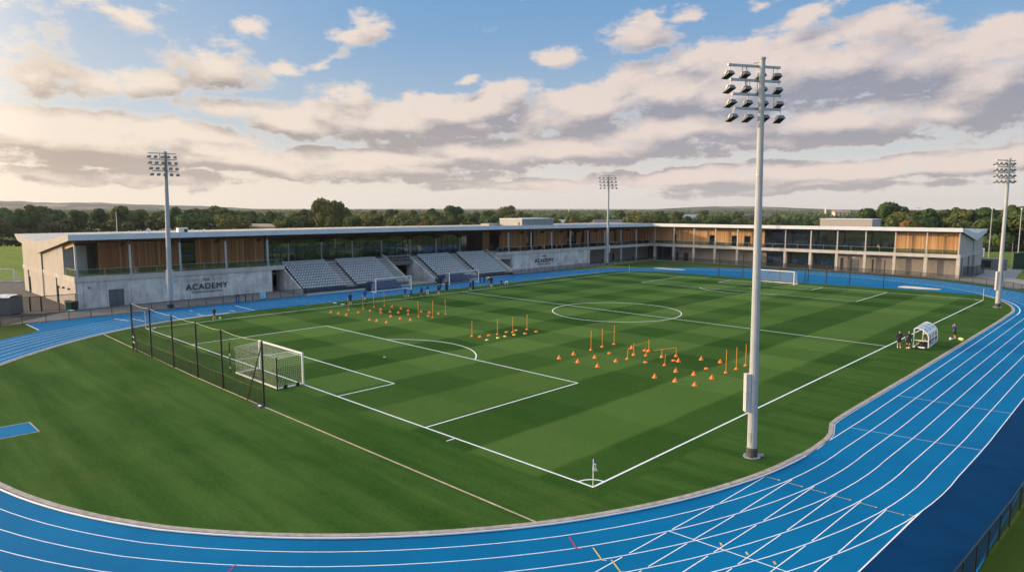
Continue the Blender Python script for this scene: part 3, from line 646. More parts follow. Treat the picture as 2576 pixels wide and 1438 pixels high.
for yc, zb, k in ((17.0,1.55,1.0),(97.1,1.62,1.0)):
    text('ACADEMY', 1.30*k, yc, zb, .040, spc=1.14); text('THE', .56*k, yc-.1, zb+1.33*k, .02, spc=1.25)
    text('GA MANAGEMENT & LEISURE CENTRE' if yc < 50 else 'GA MANAGEMENT LEISURE CENTRE', .26*k, yc, zb-.52*k, .016, spc=1.12)
    for ya in (yc-2.45,yc+.85): q = S(); q.box(-89.99,-89.97,ya,ya+1.45,zb+1.5,zb+1.535); q.build('lettering_rule', LETTER, BLD)

# ------------------------------------------------------------------ seated terrace
GS = thing('seating_stand', 'concrete seating terrace with rows of pale grey seats built into the long building', 'stand')
def tz(i): return .36 + .395*i
def tx(i): return -85.0 - .7*i
b = S()
for i in range(11):
    for y0, y1 in ((30.9,53.1),(59.1,81.1)): b.box(tx(i+1)-(0 if i < 10 else 1.0),tx(i),y0,y1,tz(i)-.5,tz(i))
for i in (9,10): b.box(tx(i+1)-(0 if i < 10 else 1.0),tx(i),53.1,59.1,tz(i)-.5,tz(i))
b.build('terrace', TERR, GS)
for y0, y1 in ((39.9,41.7),(51.1,53.0),(59.2,60.9),(69.7,71.5),(79.8,81.0),(30.95,31.2)):
    q = S()
    for i in range(11): q.box(tx(i)-.35,tx(i)-.002,y0,y1,tz(i)-.3,tz(i)+.03); q.box(tx(i)-.69,tx(i)-.352,y0,y1,tz(i)-.3,tz(i)+.20)
    q.build('stair', plain('stair_concrete', (.42,.41,.40), .85), GS)
for y in (30.62,53.12,59.0,81.15):
    q = S(); q.prism([(-84.2,0),(-84.2,.75),(-84.9,1.0),(-93.3,5.35),(-93.3,0)], 'y', y-.12,y+.12); q.build('parapet', CONC, GS)
q = S(); q.box(-84.9,-84.6,30.8,53.0,0,.55); q.box(-84.9,-84.6,59.1,81.0,0,.55); q.build('front_wall', plain('front_wall_navy', (.02,.035,.06), .6), GS)
q = S(); q.box(-93.6,-92.2,53.24,58.88,3.05,4.1); q.box(-93.5,-92.3,53.3,58.8,4.1,5.2) ; q.build('tunnel_lintel', CONC2, GS)
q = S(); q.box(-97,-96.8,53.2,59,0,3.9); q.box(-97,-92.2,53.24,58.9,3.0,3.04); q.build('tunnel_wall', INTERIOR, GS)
q = S(); q.box(-96.75,-96.7,54.4,55.6,0,2.2); q.build('door', BLACK, GS)
q = S(); q.box(-92,-90.2,81.4,86,3.0,4.64); q.build('box_wall', CONC2, GS)
def seat_geo(bm, x, y, z, k=1.):
    bm.mi = 0
    bm.prism([(x-.02,z+.36),(x+.04,z+.40),(x-.10,z+.78),(x-.16,z+.76)], 'y', y-.175*k,y+.175*k)
    bm.prism([(x+.03,z+.40),(x+.09,z+.38),(x+.18,z+.62),(x+.11,z+.66)], 'y', y-.165*k,y+.165*k)
    bm.mi = 1; bm.box(x-.05,x+.02,y-.03,y+.03,z,z+.42)
seats = []
for i in range(11):
    for y0, y1, n in ((31.3,39.7,16),(41.9,50.9,17),(61.1,69.5,16),(71.7,79.7,15)):
        for j in range(n): seats.append((tx(i)-.45, y0 + (y1-y0)*(j+.5)/n, tz(i)))
seats.sort(key=lambda s: (Vector(Wst(s)) - CAM).length)
proto = MB(); seat_geo(proto, 0, 0, 0); po = proto.build('seat', [SEAT, SEATF], GS)
for i, s_ in enumerate(seats[:100]):
    o = po if i == 0 else po.copy()
    if i: C.objects.link(o); o.parent = GS
    o.location = Wst(s_)
b = S()
for s_ in seats[100:]: seat_geo(b, *s_)
o = b.build('seat', [SEAT, SEATF], GS); o['kind'] = 'stuff'
for i in (9,10):
    for j in range(10):
        q = po.copy(); q.data = po.data.copy(); q.data.materials[0] = NAVYSEAT if True else SEAT; C.objects.link(q); q.parent = GS
        q.name = 'director_seat'; q.location = Wst((tx(i)-.3, 53.5+.52*j, tz(i)+(.35 if i == 10 else .25)))
# team benches of navy seats in front of the stand
def bench(y0, y1, label):
    t = thing('team_bench', label, 'bench', (-80.6,(y0+y1)/2,0), 0, 'navy team benches behind the portable goals')
    L = y1 - y0; n = int(L/.55)
    q = MB(); q.box(-.9,.5,-L/2,L/2,.0,.12); q.box(-1.7,-.9,-L/2,L/2,0,.5); q.build('plinth', SEATF, t)
    for r, (x, z) in enumerate(((-.1,.12),(-1.2,.5))):
        for j in range(n):
            q = MB(); k = 1.15; y = -L/2 + L*(j+.5)/n
            q.prism([(x-.02,z+.35),(x+.06,z+.38),(x-.14,z+1.1),(x-.22,z+1.08)], 'y', y-.25,y+.25)
            q.box(x,x+.5,y-.25,y+.25,z+.3,z+.42); q.box(x+.05,x+.4,y-.03,y+.03,z,z+.3); q.build('seat', NAVYSEAT, t)
bench(40.9,47.6,'row of navy padded team seats behind the nearer portable goal')
bench(57.6,64.6,'row of navy padded team seats behind the farther portable goal')

# ------------------------------------------------------------------ goals
def net_grid(bm, a, b_, c, d, nu, nv, sag=0., r=.006, sd=Vector((0,0,0))):
    a, b_, c, d = map(Vector, (a, b_, c, d))
    def P(u, v): return a.lerp(b_, u).lerp(d.lerp(c, u), v) + sd*(math.sin(PI*u)*math.sin(PI*v))
    for i in range(nu+1): bm.tube([P(i/nu, j/6) for j in range(7)], r, 3, cap=False)
    for j in range(nv+1): bm.tube([P(i/8, j/nv) for i in range(9)], r, 3, cap=False)
def goal(label, loc, rz, w=7.6, h=2.6, dt=2.2, db=2.2, cell=.16, r=.006, wheels=True, cat='goal', group=None, pr=.065, fine=False):
    t = thing('football_goal', label, cat, loc, rz, group)       # mouth faces +y local, net runs back to -y
    q = MB(); q.box(-w/2-pr,-w/2+pr,-pr,pr,0,h); q.build('goal_post', WHITE, t)
    q = MB(); q.box(w/2-pr,w/2+pr,-pr,pr,0,h); q.build('goal_post', WHITE, t)
    q = MB(); q.box(-w/2-pr,w/2+pr,-pr,pr,h,h+2*pr); q.build('crossbar', WHITE, t)
    q = MB(); q.box(-w/2-.05,-w/2+.05,-db,-pr,.03,.14); q.box(w/2-.05,w/2+.05,-db,-pr,.03,.14); q.box(-w/2-.05,w/2+.05,-db-.1,-db,.03,.15); q.build('ground_bar', WHITE, t)
    q = MB(); z = h
    L, Rr = -w/2, w/2
    if fine:
        q.face([(L,-.05,z),(Rr,-.05,z),(Rr,-dt,z-.1),(L,-dt,z-.1)]); q.face([(L,-dt,z-.1),(Rr,-dt,z-.1),(Rr,-db,.1),(L,-db,.1)]); q.face([(L,-.05,z),(L,-dt,z-.1),(L,-db,.1),(L,-.05,.1)]); q.face([(Rr,-.05,z),(Rr,-dt,z-.1),(Rr,-db,.1),(Rr,-.05,.1)])
        q.build('net', NETFINE, t)
    else:
        c = cell
        net_grid(q,(L,-.05,z),(Rr,-.05,z),(Rr-.15,-dt,z-.12),(L+.1,-dt,z-.12), round(w/c), round(dt/c), sd=Vector((0,0,-.22)), r=r)
        net_grid(q,(L+.1,-dt,z-.12),(Rr-.15,-dt,z-.12),(Rr,-db,.12),(L,-db,.12), round(w/c), round(h/c), sd=Vector((0,.18,0)), r=r)
        net_grid(q,(L,-.05,z),(L+.1,-dt,z-.12),(L,-db,.12),(L,-.05,.12), round(dt/c), round(h/c), sd=Vector((.12,0,0)), r=r)
        net_grid(q,(Rr,-.05,z),(Rr-.15,-dt,z-.12),(Rr,-db,.12),(Rr,-.05,.12), round(dt/c), round(h/c), sd=Vector((-.2,0,0)), r=r)
        for pp in (((L,-.05,z),(L+.1,-dt,z-.12),(L,-db,.12)),((Rr,-.05,z),(Rr-.15,-dt,z-.12),(Rr,-db,.12))): q.tube(pp, .014, 4)
        q.build('net', NETW, t, recalc=False)
    if wheels:
        for y in (-db+.55,-.55):
            q = MB(); q.tube([(w/2+.06,y,.17),(w/2+.16,y,.17)], .17, 14); q.build('wheel', RUBBER, t)
    return t
goal('white box goal with cream net and black wheels on the near goal line', (-34.3,-.05,.02), 0, 7.8, 2.6, 2.35, 2.2, .17, .0040)
goal('white goal with net at the far end of the pitch beyond the tall mast', (g0,Ln,.02), PI, 7.4, 2.5, 1.2, 2.0, fine=True)
goal('portable white goal on the blue track in front of the stand, nearer of the two', (-78,44.1,0), -PI/2, 7.7, 2.4, .7, 1.5, fine=True, wheels=False)
goal('portable white goal on the blue track in front of the stand, farther of the two', (-78,61.0,0), -PI/2, 7.7, 2.4, .7, 2.2, fine=True, wheels=False)
goal('white goal on the bright green field beyond the yard at the left edge', (-146.4,-2.6,-.05), math.atan2(.69,.72)+PI, 7.3, 2.6, 1.2, 2.2, fine=True, wheels=False)
goal('low white goal frame on the far court beyond the right wing', (-11.9,184,0), PI, 4.6, 2.0, .6, 1.2, fine=True, wheels=False)
for x, y, h, lab in ((-38.97,-2.48,2.72,'black stand-alone net post behind the left rear corner of the near goal'),(-30.27,-2.42,2.7,'black stand-alone net post behind the right rear corner of the near goal')):
    t = thing('net_post', lab, 'post', (x,y,.02)); q = MB(); q.tube([(0,0,0),(0,0,h)], .055, 8); q.build('pole', BLACK, t)
    q = MB(); q.lathe([(.14,0),(.14,.04),(.06,.08)], 10); q.build('foot', BLACK, t)
    if x < -35: q = MB(); q.tube([(0,0,1.5),(.0,0,1.75)], .062, 8); q.tube([(0,0,.35),(0,0,.55)], .062, 8); q.build('tape', WHCL, t)

# ball-stop net behind the near goal
t = thing('ball_stop_fence', 'tall black post and net fence standing on the grass behind the near goal', 'net fence')
px = [-56.0,-50.5,-44.7,-39.1,-33.9,-26.7]
for x in px:
    q = MB(); q.tube([(x,-5.3,0),(x,-5.3,5.0)], .075, 8); q.build('post', BLACK, t)
for x0, x1 in ((-26.75,-29.2),(-55.9,-54.3)):
    q = MB(); q.tube([(x0,-5.3,4.7 if x0 > -40 else 3.2),(x1,-5.45,.0)], .045, 6); q.build('brace', BLACK, t)
q = MB(); q.tube([(-55.95,-5.3,.9),(-55.0,-5.42,.9)], .03, 6); q.tube([(-55.95,-5.3,1.45),(-55.2,-5.42,1.45)], .03, 6); q.build('rung', WHITE, t)
q = MB(); rr = random.Random(11)
for a, c in zip(px, px[1:]):
    n = round((c-a)/.14)
    for i in range(n+1):
        x = lerp(a, c, i/n); q.tube([(x+rr.uniform(-.04,.04), -5.3+.12*math.sin(i), .05+rr.uniform(0,.06)),(x,-5.3,1.3),(x+rr.uniform(-.03,.03),-5.3,4.6-.35*math.sin(PI*i/n))], .0045, 3, cap=False)
        q.tube([(x+.07,-5.26,.04),(x+.07,-5.28,1.7+.5*math.sin(i*.35))], .006, 3, cap=False)
    for j in range(30):
        z = .08 + j*.15; q.tube([(lerp(a,c,k/4),-5.3,z-.25*math.sin(PI*k/4)*(z/5)) for k in range(5)], .0045, 3, cap=False)
    for j in range(10): z = .06+j*.15; q.tube([(a,-5.24,z),(c,-5.24,z)], .006, 3, cap=False)
q.build('net', NETB, t, recalc=False)
q = MB()
for a, c in zip(px, px[1:]): q.tube([(lerp(a,c,k/6),-5.3,4.93-.12*math.sin(PI*k/6)+rr.uniform(-.04,.04)) for k in range(7)], .014, 4, cap=False)
q.build('rope', ROPE, t)
for j, z in enumerate((1.3,2.6)):
    q = MB(); [q.tube([(lerp(a,c,k/4),-5.3,z-.08*math.sin(PI*k/4)) for k in range(5)], .007, 3, cap=False) for a, c in zip(px, px[1:])]; q.build('cord', plain('dull_cord', (.30,.29,.12), .8), t)
q = MB(); q.box(-29.0,-26.4,-5.65,-4.95,.021,.05) if False else q.box(-27.6,-26.5,-5.75,-5.1,.021,.06); q.build('base_plate', plain('plate_navy', (.02,.03,.055), .6), t)
q = MB(); q.box(-27.1,-26.75,-5.6,-5.45,.06,.12); q.build('clamp', WHCL, t)
# far ball-stop posts
t = thing('ball_stop_fence', 'thin black post and net fence at the far end behind the far goal', 'net fence')
fx = [(-49.75,110.7),(-44.1,110.5),(-36.1,110.6),(-31.0,110.4),(-30.5,110.8),(-27.0,110.8),(-22.8,111.2),(-16.8,111.2)]
fh = [5.0,5.0,5.0,3.5,3.5,4.6,4.85,5.25]
for (x,y), h in zip(fx, fh): q = MB(); q.tube([(x,y,0),(x,y,h)], .09, 6); q.build('post', BLACK, t)
q = MB()
for (p, h), (p2, h2) in zip(list(zip(fx, fh)), list(zip(fx, fh))[1:]): q.face([(p[0],p[1],.1),(p2[0],p2[1],.1),(p2[0],p2[1],h2-.1),(p[0],p[1],h-.1)])
q.build('net', mesh_mat('far_net', (.03,.04,.04), .07), t)
# corner flags
def corner_post(loc, label, flag=False, h=1.55, lean=(0,0)):
    t = thing('corner_flag', label, 'corner flag', loc); q = MB(); q.tube([(0,0,0),(lean[0],lean[1],h)], .026, 8); q.build('pole', WHITE, t)
    if flag:
        q = MB(); n = 6
        for i in range(n):
            z0, z1 = h-.02-.62*i/n, h-.02-.62*(i+1)/n; w0 = .07+.16*i/n; w1 = .07+.16*(i+1)/n; s0 = .05*math.sin(i*1.3); s1 = .05*math.sin(i*1.3+1.3)
            q.mi = 0 if i < 2 else 1
            q.face([(.03,0,z0),(.03,0,z1),(.03+w1*.7,w1*.5+s1,z1-.03),(.03+w0*.7,w0*.5+s0,z0-.03)])
            q.face([(-.0,.02,z0),(-.12*(i+1)/n,.03,z1),(0,.03,z1),(0,.02,z0)])
        q.build('flag', [FLAGBL, plain('flag_white', (.72,.78,.84), .8)], t)
        q = MB(); q.box(.07,.10,-.01,.10,h-.46,h-.30); q.build('flag_badge', plain('badge_navy', (.02,.05,.22), .8), t)
corner_post((0,0,.02), 'white corner post with blue and white flag at the nearest corner of the pitch', True)
corner_post((-Wd,0,.02), 'bare white corner post by the left corner arc below the stand wall', h=2.1)
corner_post((-Wd,Ln,.02), 'bare white corner post at the far corner below the building angle', h=1.75)
corner_post((0,Ln,.02), 'bare white corner post at the right corner near the far right mast', h=1.9)

# ------------------------------------------------------------------ floodlight masts
def mast(loc, label, h, rows, bdir, aim, nl, boxes, r0=.30, w=3.3, tilt=0.):
    t = thing('floodlight_mast', label, 'floodlight', loc, 0, 'floodlight masts round the pitch'); t.rotation_euler = (-tilt*rt.y, tilt*rt.x, 0); zz = Vector((0,0,1))
    q = MB(); q.tube([(0,0,.0),(0,0,h*.35),(0,0,h)], [r0,r0*.82,r0*.55], 14); q.build('pole', POLE, t, smooth=False)
    q = MB(); q.lathe([(r0+.03,0),(r0+.04,.55),(r0+.0,.6)], 14); q.build('base_collar', plain('collar_dark', (.05,.055,.065), .6, var=.4), t)
    for zj in (h*.2, h*.47, h*.72):
        q = MB(); rj = r0*lerp(1,.55,zj/h); q.lathe([(rj*.9,zj-.06),(rj+.012,zj-.05),(rj+.012,zj+.05),(rj*.9,zj+.06)], 14); q.build('joint_ring', GALV, t)
    q = MB(); q.lathe([(.001,.0),(r0*1.75,.0),(r0*1.75,.05),(.001,.05)], 16); [q.tube([(r0*1.5*math.cos(a*PI/4),r0*1.5*math.sin(a*PI/4),.05),(r0*1.5*math.cos(a*PI/4),r0*1.5*math.sin(a*PI/4),.13)], .025, 6) for a in range(8)]; q.build('base_plate', GALV, t)
    q = MB(); hd_ = (-rt*.8 - FH*.6); sv = Vector((-hd_.y,hd_.x,0)); q.obox(hd_*(r0*.94) + Vector((0,0,1.25)), hd_, sv, zz, .02, r0*.28, .28); q.build('hatch', GALV, t)
    q = MB(); q.lathe([(r0*.66,h-.1),(r0*.66,h),(.001,h+.03)], 14); q.build('cap', POLE, t)
    bd = Vector((*bdir,0)).normalized(); am = Vector((*aim,0)).normalized()
    for i, z in enumerate(rows):
        sh = .0 + .10*i; c = Vector((0,0,z)) + am*(.0) + bd*(-.35 + sh)
        q = MB(); q.obox(c + am*(r0*.55+.07), bd, am, zz, w/2-.12*i*.5, .06, .065); bar = q.build('crossarm', GALV, t)
        for j in range(nl):
            s = lerp(-w/2+.15, w/2-.15, j/(nl-1)); p = c + am*(r0*.55+.12) + bd*s
            f = (am*.95 + bd*(s*.10)).normalized(); sd = Vector((-f.y, f.x, 0))
            tl = (f*.93 - zz*.36).normalized(); nrm = sd.cross(tl); nrm = nrm if nrm.z > 0 else -nrm
            q = MB(); cc = p - zz*.52 + f*.14
            A = [cc + tl*a*.32 + sd*b_*.24 - nrm*.08 for a, b_ in ((-1,-1),(1,-1),(1,1),(-1,1))]
            B = [cc + tl*a + sd*b_ + nrm*.12 for a, b_ in ((-.29,-.175),(.09,-.175),(.09,.175),(-.29,.175))]
            q.face(A[::-1]); q.face(B)
            for k in range(4): q.face([A[k],A[(k+1)%4],B[(k+1)%4],B[k]])
            hd = q.build('lamp_head', LAMP, t)
            q = MB(); q.obox(cc - nrm*.086, tl, sd, nrm, .28, .20, .004); q.build('lens', LENS, hd)
            q = MB(); q.tube([p, p - zz*.40], .03, 5); q.tube([p - zz*.33 - sd*.24, p - zz*.33 + sd*.24], .022, 4); [q.tube([p - zz*.33 + sd*k, cc + sd*k], .02, 4) for k in (-.24,.24)]; q.build('bracket', GALV, hd)
    q = MB(); rr = random.Random(int(loc[1]*10))
    for i in range(len(rows)-1):
        for j in range(4):
            s = rr.uniform(-w*.36, w*.36); p = Vector((0,0,rows[i])) + am*.22 + bd*s; e = Vector((0,0,rows[i+1])) + am*.22 + bd*(s + rr.uniform(-.05,.1))
            q.tube([p, p.lerp(e,.5) + am*rr.uniform(-.05,.1) + bd*rr.uniform(-.08,.08), e], .016, 4, cap=False)
    q.build('cable', BLACK, t); q = MB(); q.tube([Vector((0,0,h-.25)) + am*.1, Vector((0,0,rows[0]+.15)) + am*.2 - bd*.4], .018, 4); q.build('cable', BLACK, t)
    for (ox, oy, z0, z1, ww) in boxes:
        q = MB(); mid = (z0+z1)/2; n_ = Vector((ox,oy,0)).normalized(); s_ = Vector((-n_.y,n_.x,0))
        q.obox(Vector((ox,oy,(z0+mid)/2)), n_, s_, zz, ww*.5, ww*.6, (mid-z0)/2-.01); q.obox(Vector((ox,oy,(z1+mid)/2)), n_, s_, zz, ww*.5, ww*.6, (z1-mid)/2-.01); bx_ = q.build('control_box', plain('box_grey', (.50,.51,.52), .5, .1, var=.05), t)
        q = MB(); [q.tube([(ox*.0,oy*.0,z), (ox,oy,z)], .035, 5) for z in (z0+.25, z1-.25)]; q.build('box_bracket', GALV, bx_)
    q = MB(); q.obox(Vector((.35,.32,.1)), Vector((.7,.7,0)), Vector((-.7,.7,0)), zz, .22, .06, .06); q.build('cable_box', POLE, t)
    return t
rl, fl = rt, FH
mast((4.1,10.2,.02), 'tall near floodlight mast on the grass by the right bend of the track', 23.15, (22.7,21.92,21.14,20.36), (.46,.89), (-.89,.46), 4, [(-.34*rl.x-.0,-.44*rl.y,2.8,5.1,.30)], .29, 3.5, -.015)
mast((-84.53,8.5,0), 'floodlight mast against the concrete wall left of the first wall lettering', 22.8, (22.5,21.65,20.85,20.0), (.42,.9), (.9,-.42), 5, [(-.42*rl.x,-.42*rl.y,3.45,5.7,.22),(.42*rl.x,.42*rl.y,3.45,5.7,.22)], .42, 3.6, .020)
mast((-83.6,115.9,0), 'distant floodlight mast in front of the arcade near the building angle', 23.1, (22.9,22.0,21.15,20.35), (.72,.69), (.69,-.72), 5, [(.5*rl.x,.5*rl.y,3.3,5.4,.28)], .36, 4.3)
mast((3.2,95.7,.02), 'floodlight mast at the right edge beyond the team shelter', 22.1, (21.8,20.9,20.05,19.2), (.45,.89), (-.89,.45), 5, [(-.42*rl.x,-.42*rl.y,2.6,5.4,.30),(.5*rl.x,.5*rl.y,3.6,5.3,.22)], .34, 4.0)

# ------------------------------------------------------------------ training kit
def disp(x, y): return rt.x*(x-CAM.x) + rt.y*(y-CAM.y), FH.x*(x-CAM.x) + FH.y*(y-CAM.y)
def by_left(pts): return sorted(pts, key=lambda p: disp(p[0],p[1])[0]/disp(p[0],p[1])[1])
cq = MB(); cq.lathe([(.235,0),(.235,.02),(.20,.05),(.08,.25),(.045,.31),(.001,.32)], 14); cq.lathe([(.022,.30),(.026,.38),(.001,.40)], 8)
cone0 = cq.build('marker_cone', ORANGE, smooth=False); first = [True]
def cone(x, y, label, group, k=1.):
    o = cone0 if first[0] else cone0.copy()
    if not first[0]: C.objects.link(o)
    first[0] = False; o.location = (x,y,.02); o.scale = (k,k,k*rnd.uniform(.92,1.08)); o.rotation_euler = (0,0,rnd.uniform(0,6)); tag(o, label, 'cone', group)
ca = [(-63.65,22.72),(-61.87,22.82),(-59.83,22.82),(-60.72,25.32),(-60.81,27.33),(-58.46,27.52),(-60.83,29.19),(-61.84,31.95),(-59.5,31.82),(-57.93,28.74),(-56.53,29.15),(-56.9,31.16),(-54.28,29.18),(-54.48,26.38),(-52.11,26.19),(-50.15,26.41),(-54.29,22.84),(-52.89,23.01),(-50.95,23.15),(-55.0,32.04),(-53.4,32.21),(-51.2,30.24),(-51.74,32.48)]
for i, p in enumerate(by_left(ca)): cone(*p, f'orange cone in the drill grid below the stand, {ORD[i]} from the left there', 'cones of the drill grid below the stand', .92)
cc_ = [(-21.31,22.53),(-21.42,24.93),(-18.98,22.56),(-18.98,25.24),(-16.53,22.42),(-16.55,25.39),(-10.45,22.62),(-10.23,25.8),(-8.46,25.87),(-8.46,22.68),(-6.61,22.7),(-6.69,25.81),(-11.05,31.95),(-9.11,32.08),(-12.21,29.63),(-18.98,31.65)]
for i, p in enumerate(by_left(cc_)): cone(*p, f'orange cone in the drill grid left of the tall mast, {ORD[i]} from the left there', 'cones of the drill grid left of the tall mast')
def slalom(x, y, h, label, group, tilt=(0,0), r=.028):
    t = thing('slalom_pole', label, 'training pole', (x,y,.02), 0, group)
    q = MB(); q.tube([(0,0,.05),(tilt[0],tilt[1],h)], r, 6); q.build('pole', POLEOR, t)
    q = MB(); q.lathe([(.17,0),(.17,.05),(.12,.13),(.05,.17),(.001,.18)], 12); q.build('base', ORANGE, t)
pa = [(-63.64,25.56,1.9),(-63.29,27.81,2.1),(-63.5,29.86,2.3),(-63.49,31.74,2.2),(-51.63,28.91,2.2),(-49.91,29.97,2.35),(-50.79,33.01,2.2)]
for i, p in enumerate(by_left(pa)): slalom(*p, f'orange slalom pole of the drill below the stand, {ORD[i]} from the left', 'slalom poles below the stand', (rt*rnd.uniform(-.1,.05)).to_tuple()[:2])
pb = [(-36.13,24.5,1.85),(-34.83,27.36,1.85),(-34.4,29.51,1.87),(-34.55,32.17,1.88)]
for i, p in enumerate(by_left(pb)): slalom(*p, f'orange slalom pole among flat discs beyond the penalty arc, {ORD[i]} from the left', 'slalom poles beyond the penalty arc')
pc = [(-21.52,27.92,2.1),(-21.67,30.08,2.07),(-21.59,32.13,2.1),(-6.78,28.56,2.15),(-6.74,30.52,2.1),(-6.77,32.5,2.1)]
for i, p in enumerate(by_left(pc)): slalom(*p, f'tall orange slalom pole, {ORD[i % 3]} in the row {"left of the hurdles" if i < 3 else "beside the tall mast"}', 'slalom poles around the hurdles')
for x, y, h, lab in ((-16.38,27.05,1.17,'short orange pole just in front of the two hurdles, the left one'),(-12.31,27.25,1.09,'short orange pole in front of the right hurdle'),(-15.93,29.65,.6,'very short leaning orange pole between the two hurdles'),(-17.32,31.56,.3,'tiny orange peg beside the left hurdle')):
    slalom(x, y, h, lab, 'short poles around the hurdles', (.06,.05))
def hurdle(p, q_, h, r, label, thin):
    t = thing('training_hurdle', label, 'hurdle', (0,0,.02)); 
    for a in (p, q_):
        q = MB(); q.tube([(a[0],a[1],.05),(a[0],a[1],h)], .03, 6); q.build('pole', POLEOR, t); q = MB(); q.lathe([(.2,0),(.2,.04),(.09,.22),(.001,.26)], 12, (a[0],a[1],0)); q.build('base', ORANGE, t)
    d = (Vector(q_)-Vector(p)).normalized()*(.1 if thin else .45); q = MB(); q.tube([(p[0]-d.x*2,p[1]-d.y*2,h-.25 if thin else h-.12),(q_[0],q_[1],h-.22 if thin else h+.02)], .012 if thin else .03, 5); q.build('crossbar', POLEOR, t)
hurdle((-16.93,28.99),(-16.88,31.65),1.25,.03,'orange training hurdle with a thin string bar, the left one',True)
hurdle((-14.37,30.11),(-13.58,31.51),.9,.03,'orange training hurdle with a sloping pole bar, the right one',False)
dq = MB(); dq.lathe([(.20,0),(.19,.03),(.13,.085),(.09,.10),(.05,.10)], 14); disc0 = dq.build('marker_disc', ORANGE); dy = disc0.data.copy(); dy.materials[0] = YELLOW; fd = [True]
def disc(x, y, label, group, yel=False, k=1.):
    o = disc0 if fd[0] else disc0.copy()
    if not fd[0]: C.objects.link(o)
    fd[0] = False
    if yel: o.data = dy
    o.location = (x,y,.02); o.scale = (k,k,k*1.2); tag(o, label, 'marker disc', group)
for i, p in enumerate(by_left([(-35.22,24.93),(-35.11,26.24),(-35.08,29.14),(-35.1,30.82),(-32.87,30.04),(-32.77,31.89)])): disc(*p, f'flat orange disc beyond the penalty arc, {ORD[i]} from the left', 'orange discs beyond the penalty arc', k=1.15)
for i, p in enumerate(by_left([(-33.27,24.16),(-33.3,25.9),(-33.35,27.12),(-33.25,28.53)])): disc(*p, f'flat yellow disc beyond the penalty arc, {ORD[i]} from the left', 'yellow discs beyond the penalty arc', True)
for i, p in enumerate(by_left([(-19.23,28.03),(-14.31,27.11),(-12.78,29.67),(-8.84,28.84)])): disc(*p, f'flat orange disc among the hurdles and cones, {ORD[i]} from the left', 'orange discs among the hurdles', k=1.1)
for x, y, lab in ((-72.0,28.43,'flat white marker on the grass by the left touchline, the left one'),(-69.8,28.43,'flat white marker on the grass by the left touchline, the right one')):
    q = MB(); q.lathe([(.30,0),(.30,.03),(.2,.05),(.001,.05)], 10); o = q.build('marker_plate', WHCL); o.location = (x,y,.02); tag(o, lab, 'marker')

# ------------------------------------------------------------------ team shelter
t = thing('team_shelter', 'white framed curved team shelter with clear roof and blue back panels on the right touchline', 'dugout', (2.4,52.55,.02), math.radians(3))
L, D, H = 5.05, 1.35, 2.15
prof = [(0,2.13)] + [(D*math.sin(a), 1.25 + (H-1.25+.12)*math.cos(a)) for a in [math.radians(12 + 78*i/7) for i in range(8)]] + [(D+.03,.3)]
for y in (0, L):
    q = MB(); q.tube([(x,y,z) for x,z in prof], .05, 6); q.tube([(0,y,.12),(0,y,2.13)], .055, 6); q.tube([(0,y,.95),(D,y,.95)], .045, 6); q.tube([(0,y,.22),(D,y,.22)], .08, 6); q.build('end_frame', WHITE, t)
q = MB(); q.tube([(0,0,2.13),(0,L,2.13)], .05, 6); q.tube([(D,0,.26),(D,L,.26)], .06, 6); q.tube([(0,0,.18),(0,L,.18)], .05, 6)
for y in (L/3, 2*L/3): q.tube([(x,y,z) for x,z in prof], .022, 5)
q.tube([(D+.02,0,1.02),(D+.02,L,1.02)], .025, 5); q.build('rail', WHITE, t)
q = MB()
for (x0,z0), (x1,z1) in zip(prof[:-2], prof[1:-1]): q.face([(x0,.02,z0),(x0,L-.02,z0),(x1,L-.02,z1),(x1,.02,z1)])
q.build('roof_panel', POLYC, t, smooth=True)
q = MB(); q.box(D,D+.010,.05,L-.05,1.0,1.25); q.build('clear_panel', POLYC, t)
rr = random.Random(2)
for j in range(3):
    q = MB(); ya = .05 + j*(L-.1)/3; yb = ya + (L-.1)/3 - .02; q.box(D,D+.012,ya,yb,.30,.62); q.box(D,D+.012,ya,yb,.70,1.0); q.mi = 1
    for i in range(7): y = ya + .2 + i*.17; q.box(D+.013,D+.018,y,y+.10,.40,.40+rr.choice((.10,.16,.16)))
    q.build('back_panel', [BLUEPAINT, WHCL], t)
for j in range(8):
    q = MB(); y = .4 + j*.6; q.box(.55,1.0,y-.22,y+.22,.42,.48); q.box(1.0,1.06,y-.22,y+.22,.45,.95); q.box(.75,.8,y-.03,y+.03,.12,.42); q.build('seat', NAVYSEAT, t)
for y in (-.06, L+.02):
    for x in (.3,1.2): q = MB(); q.tube([(x,y-.06,.16),(x,y+.06,.16)], .17, 12); q.build('wheel', RUBBER, t)

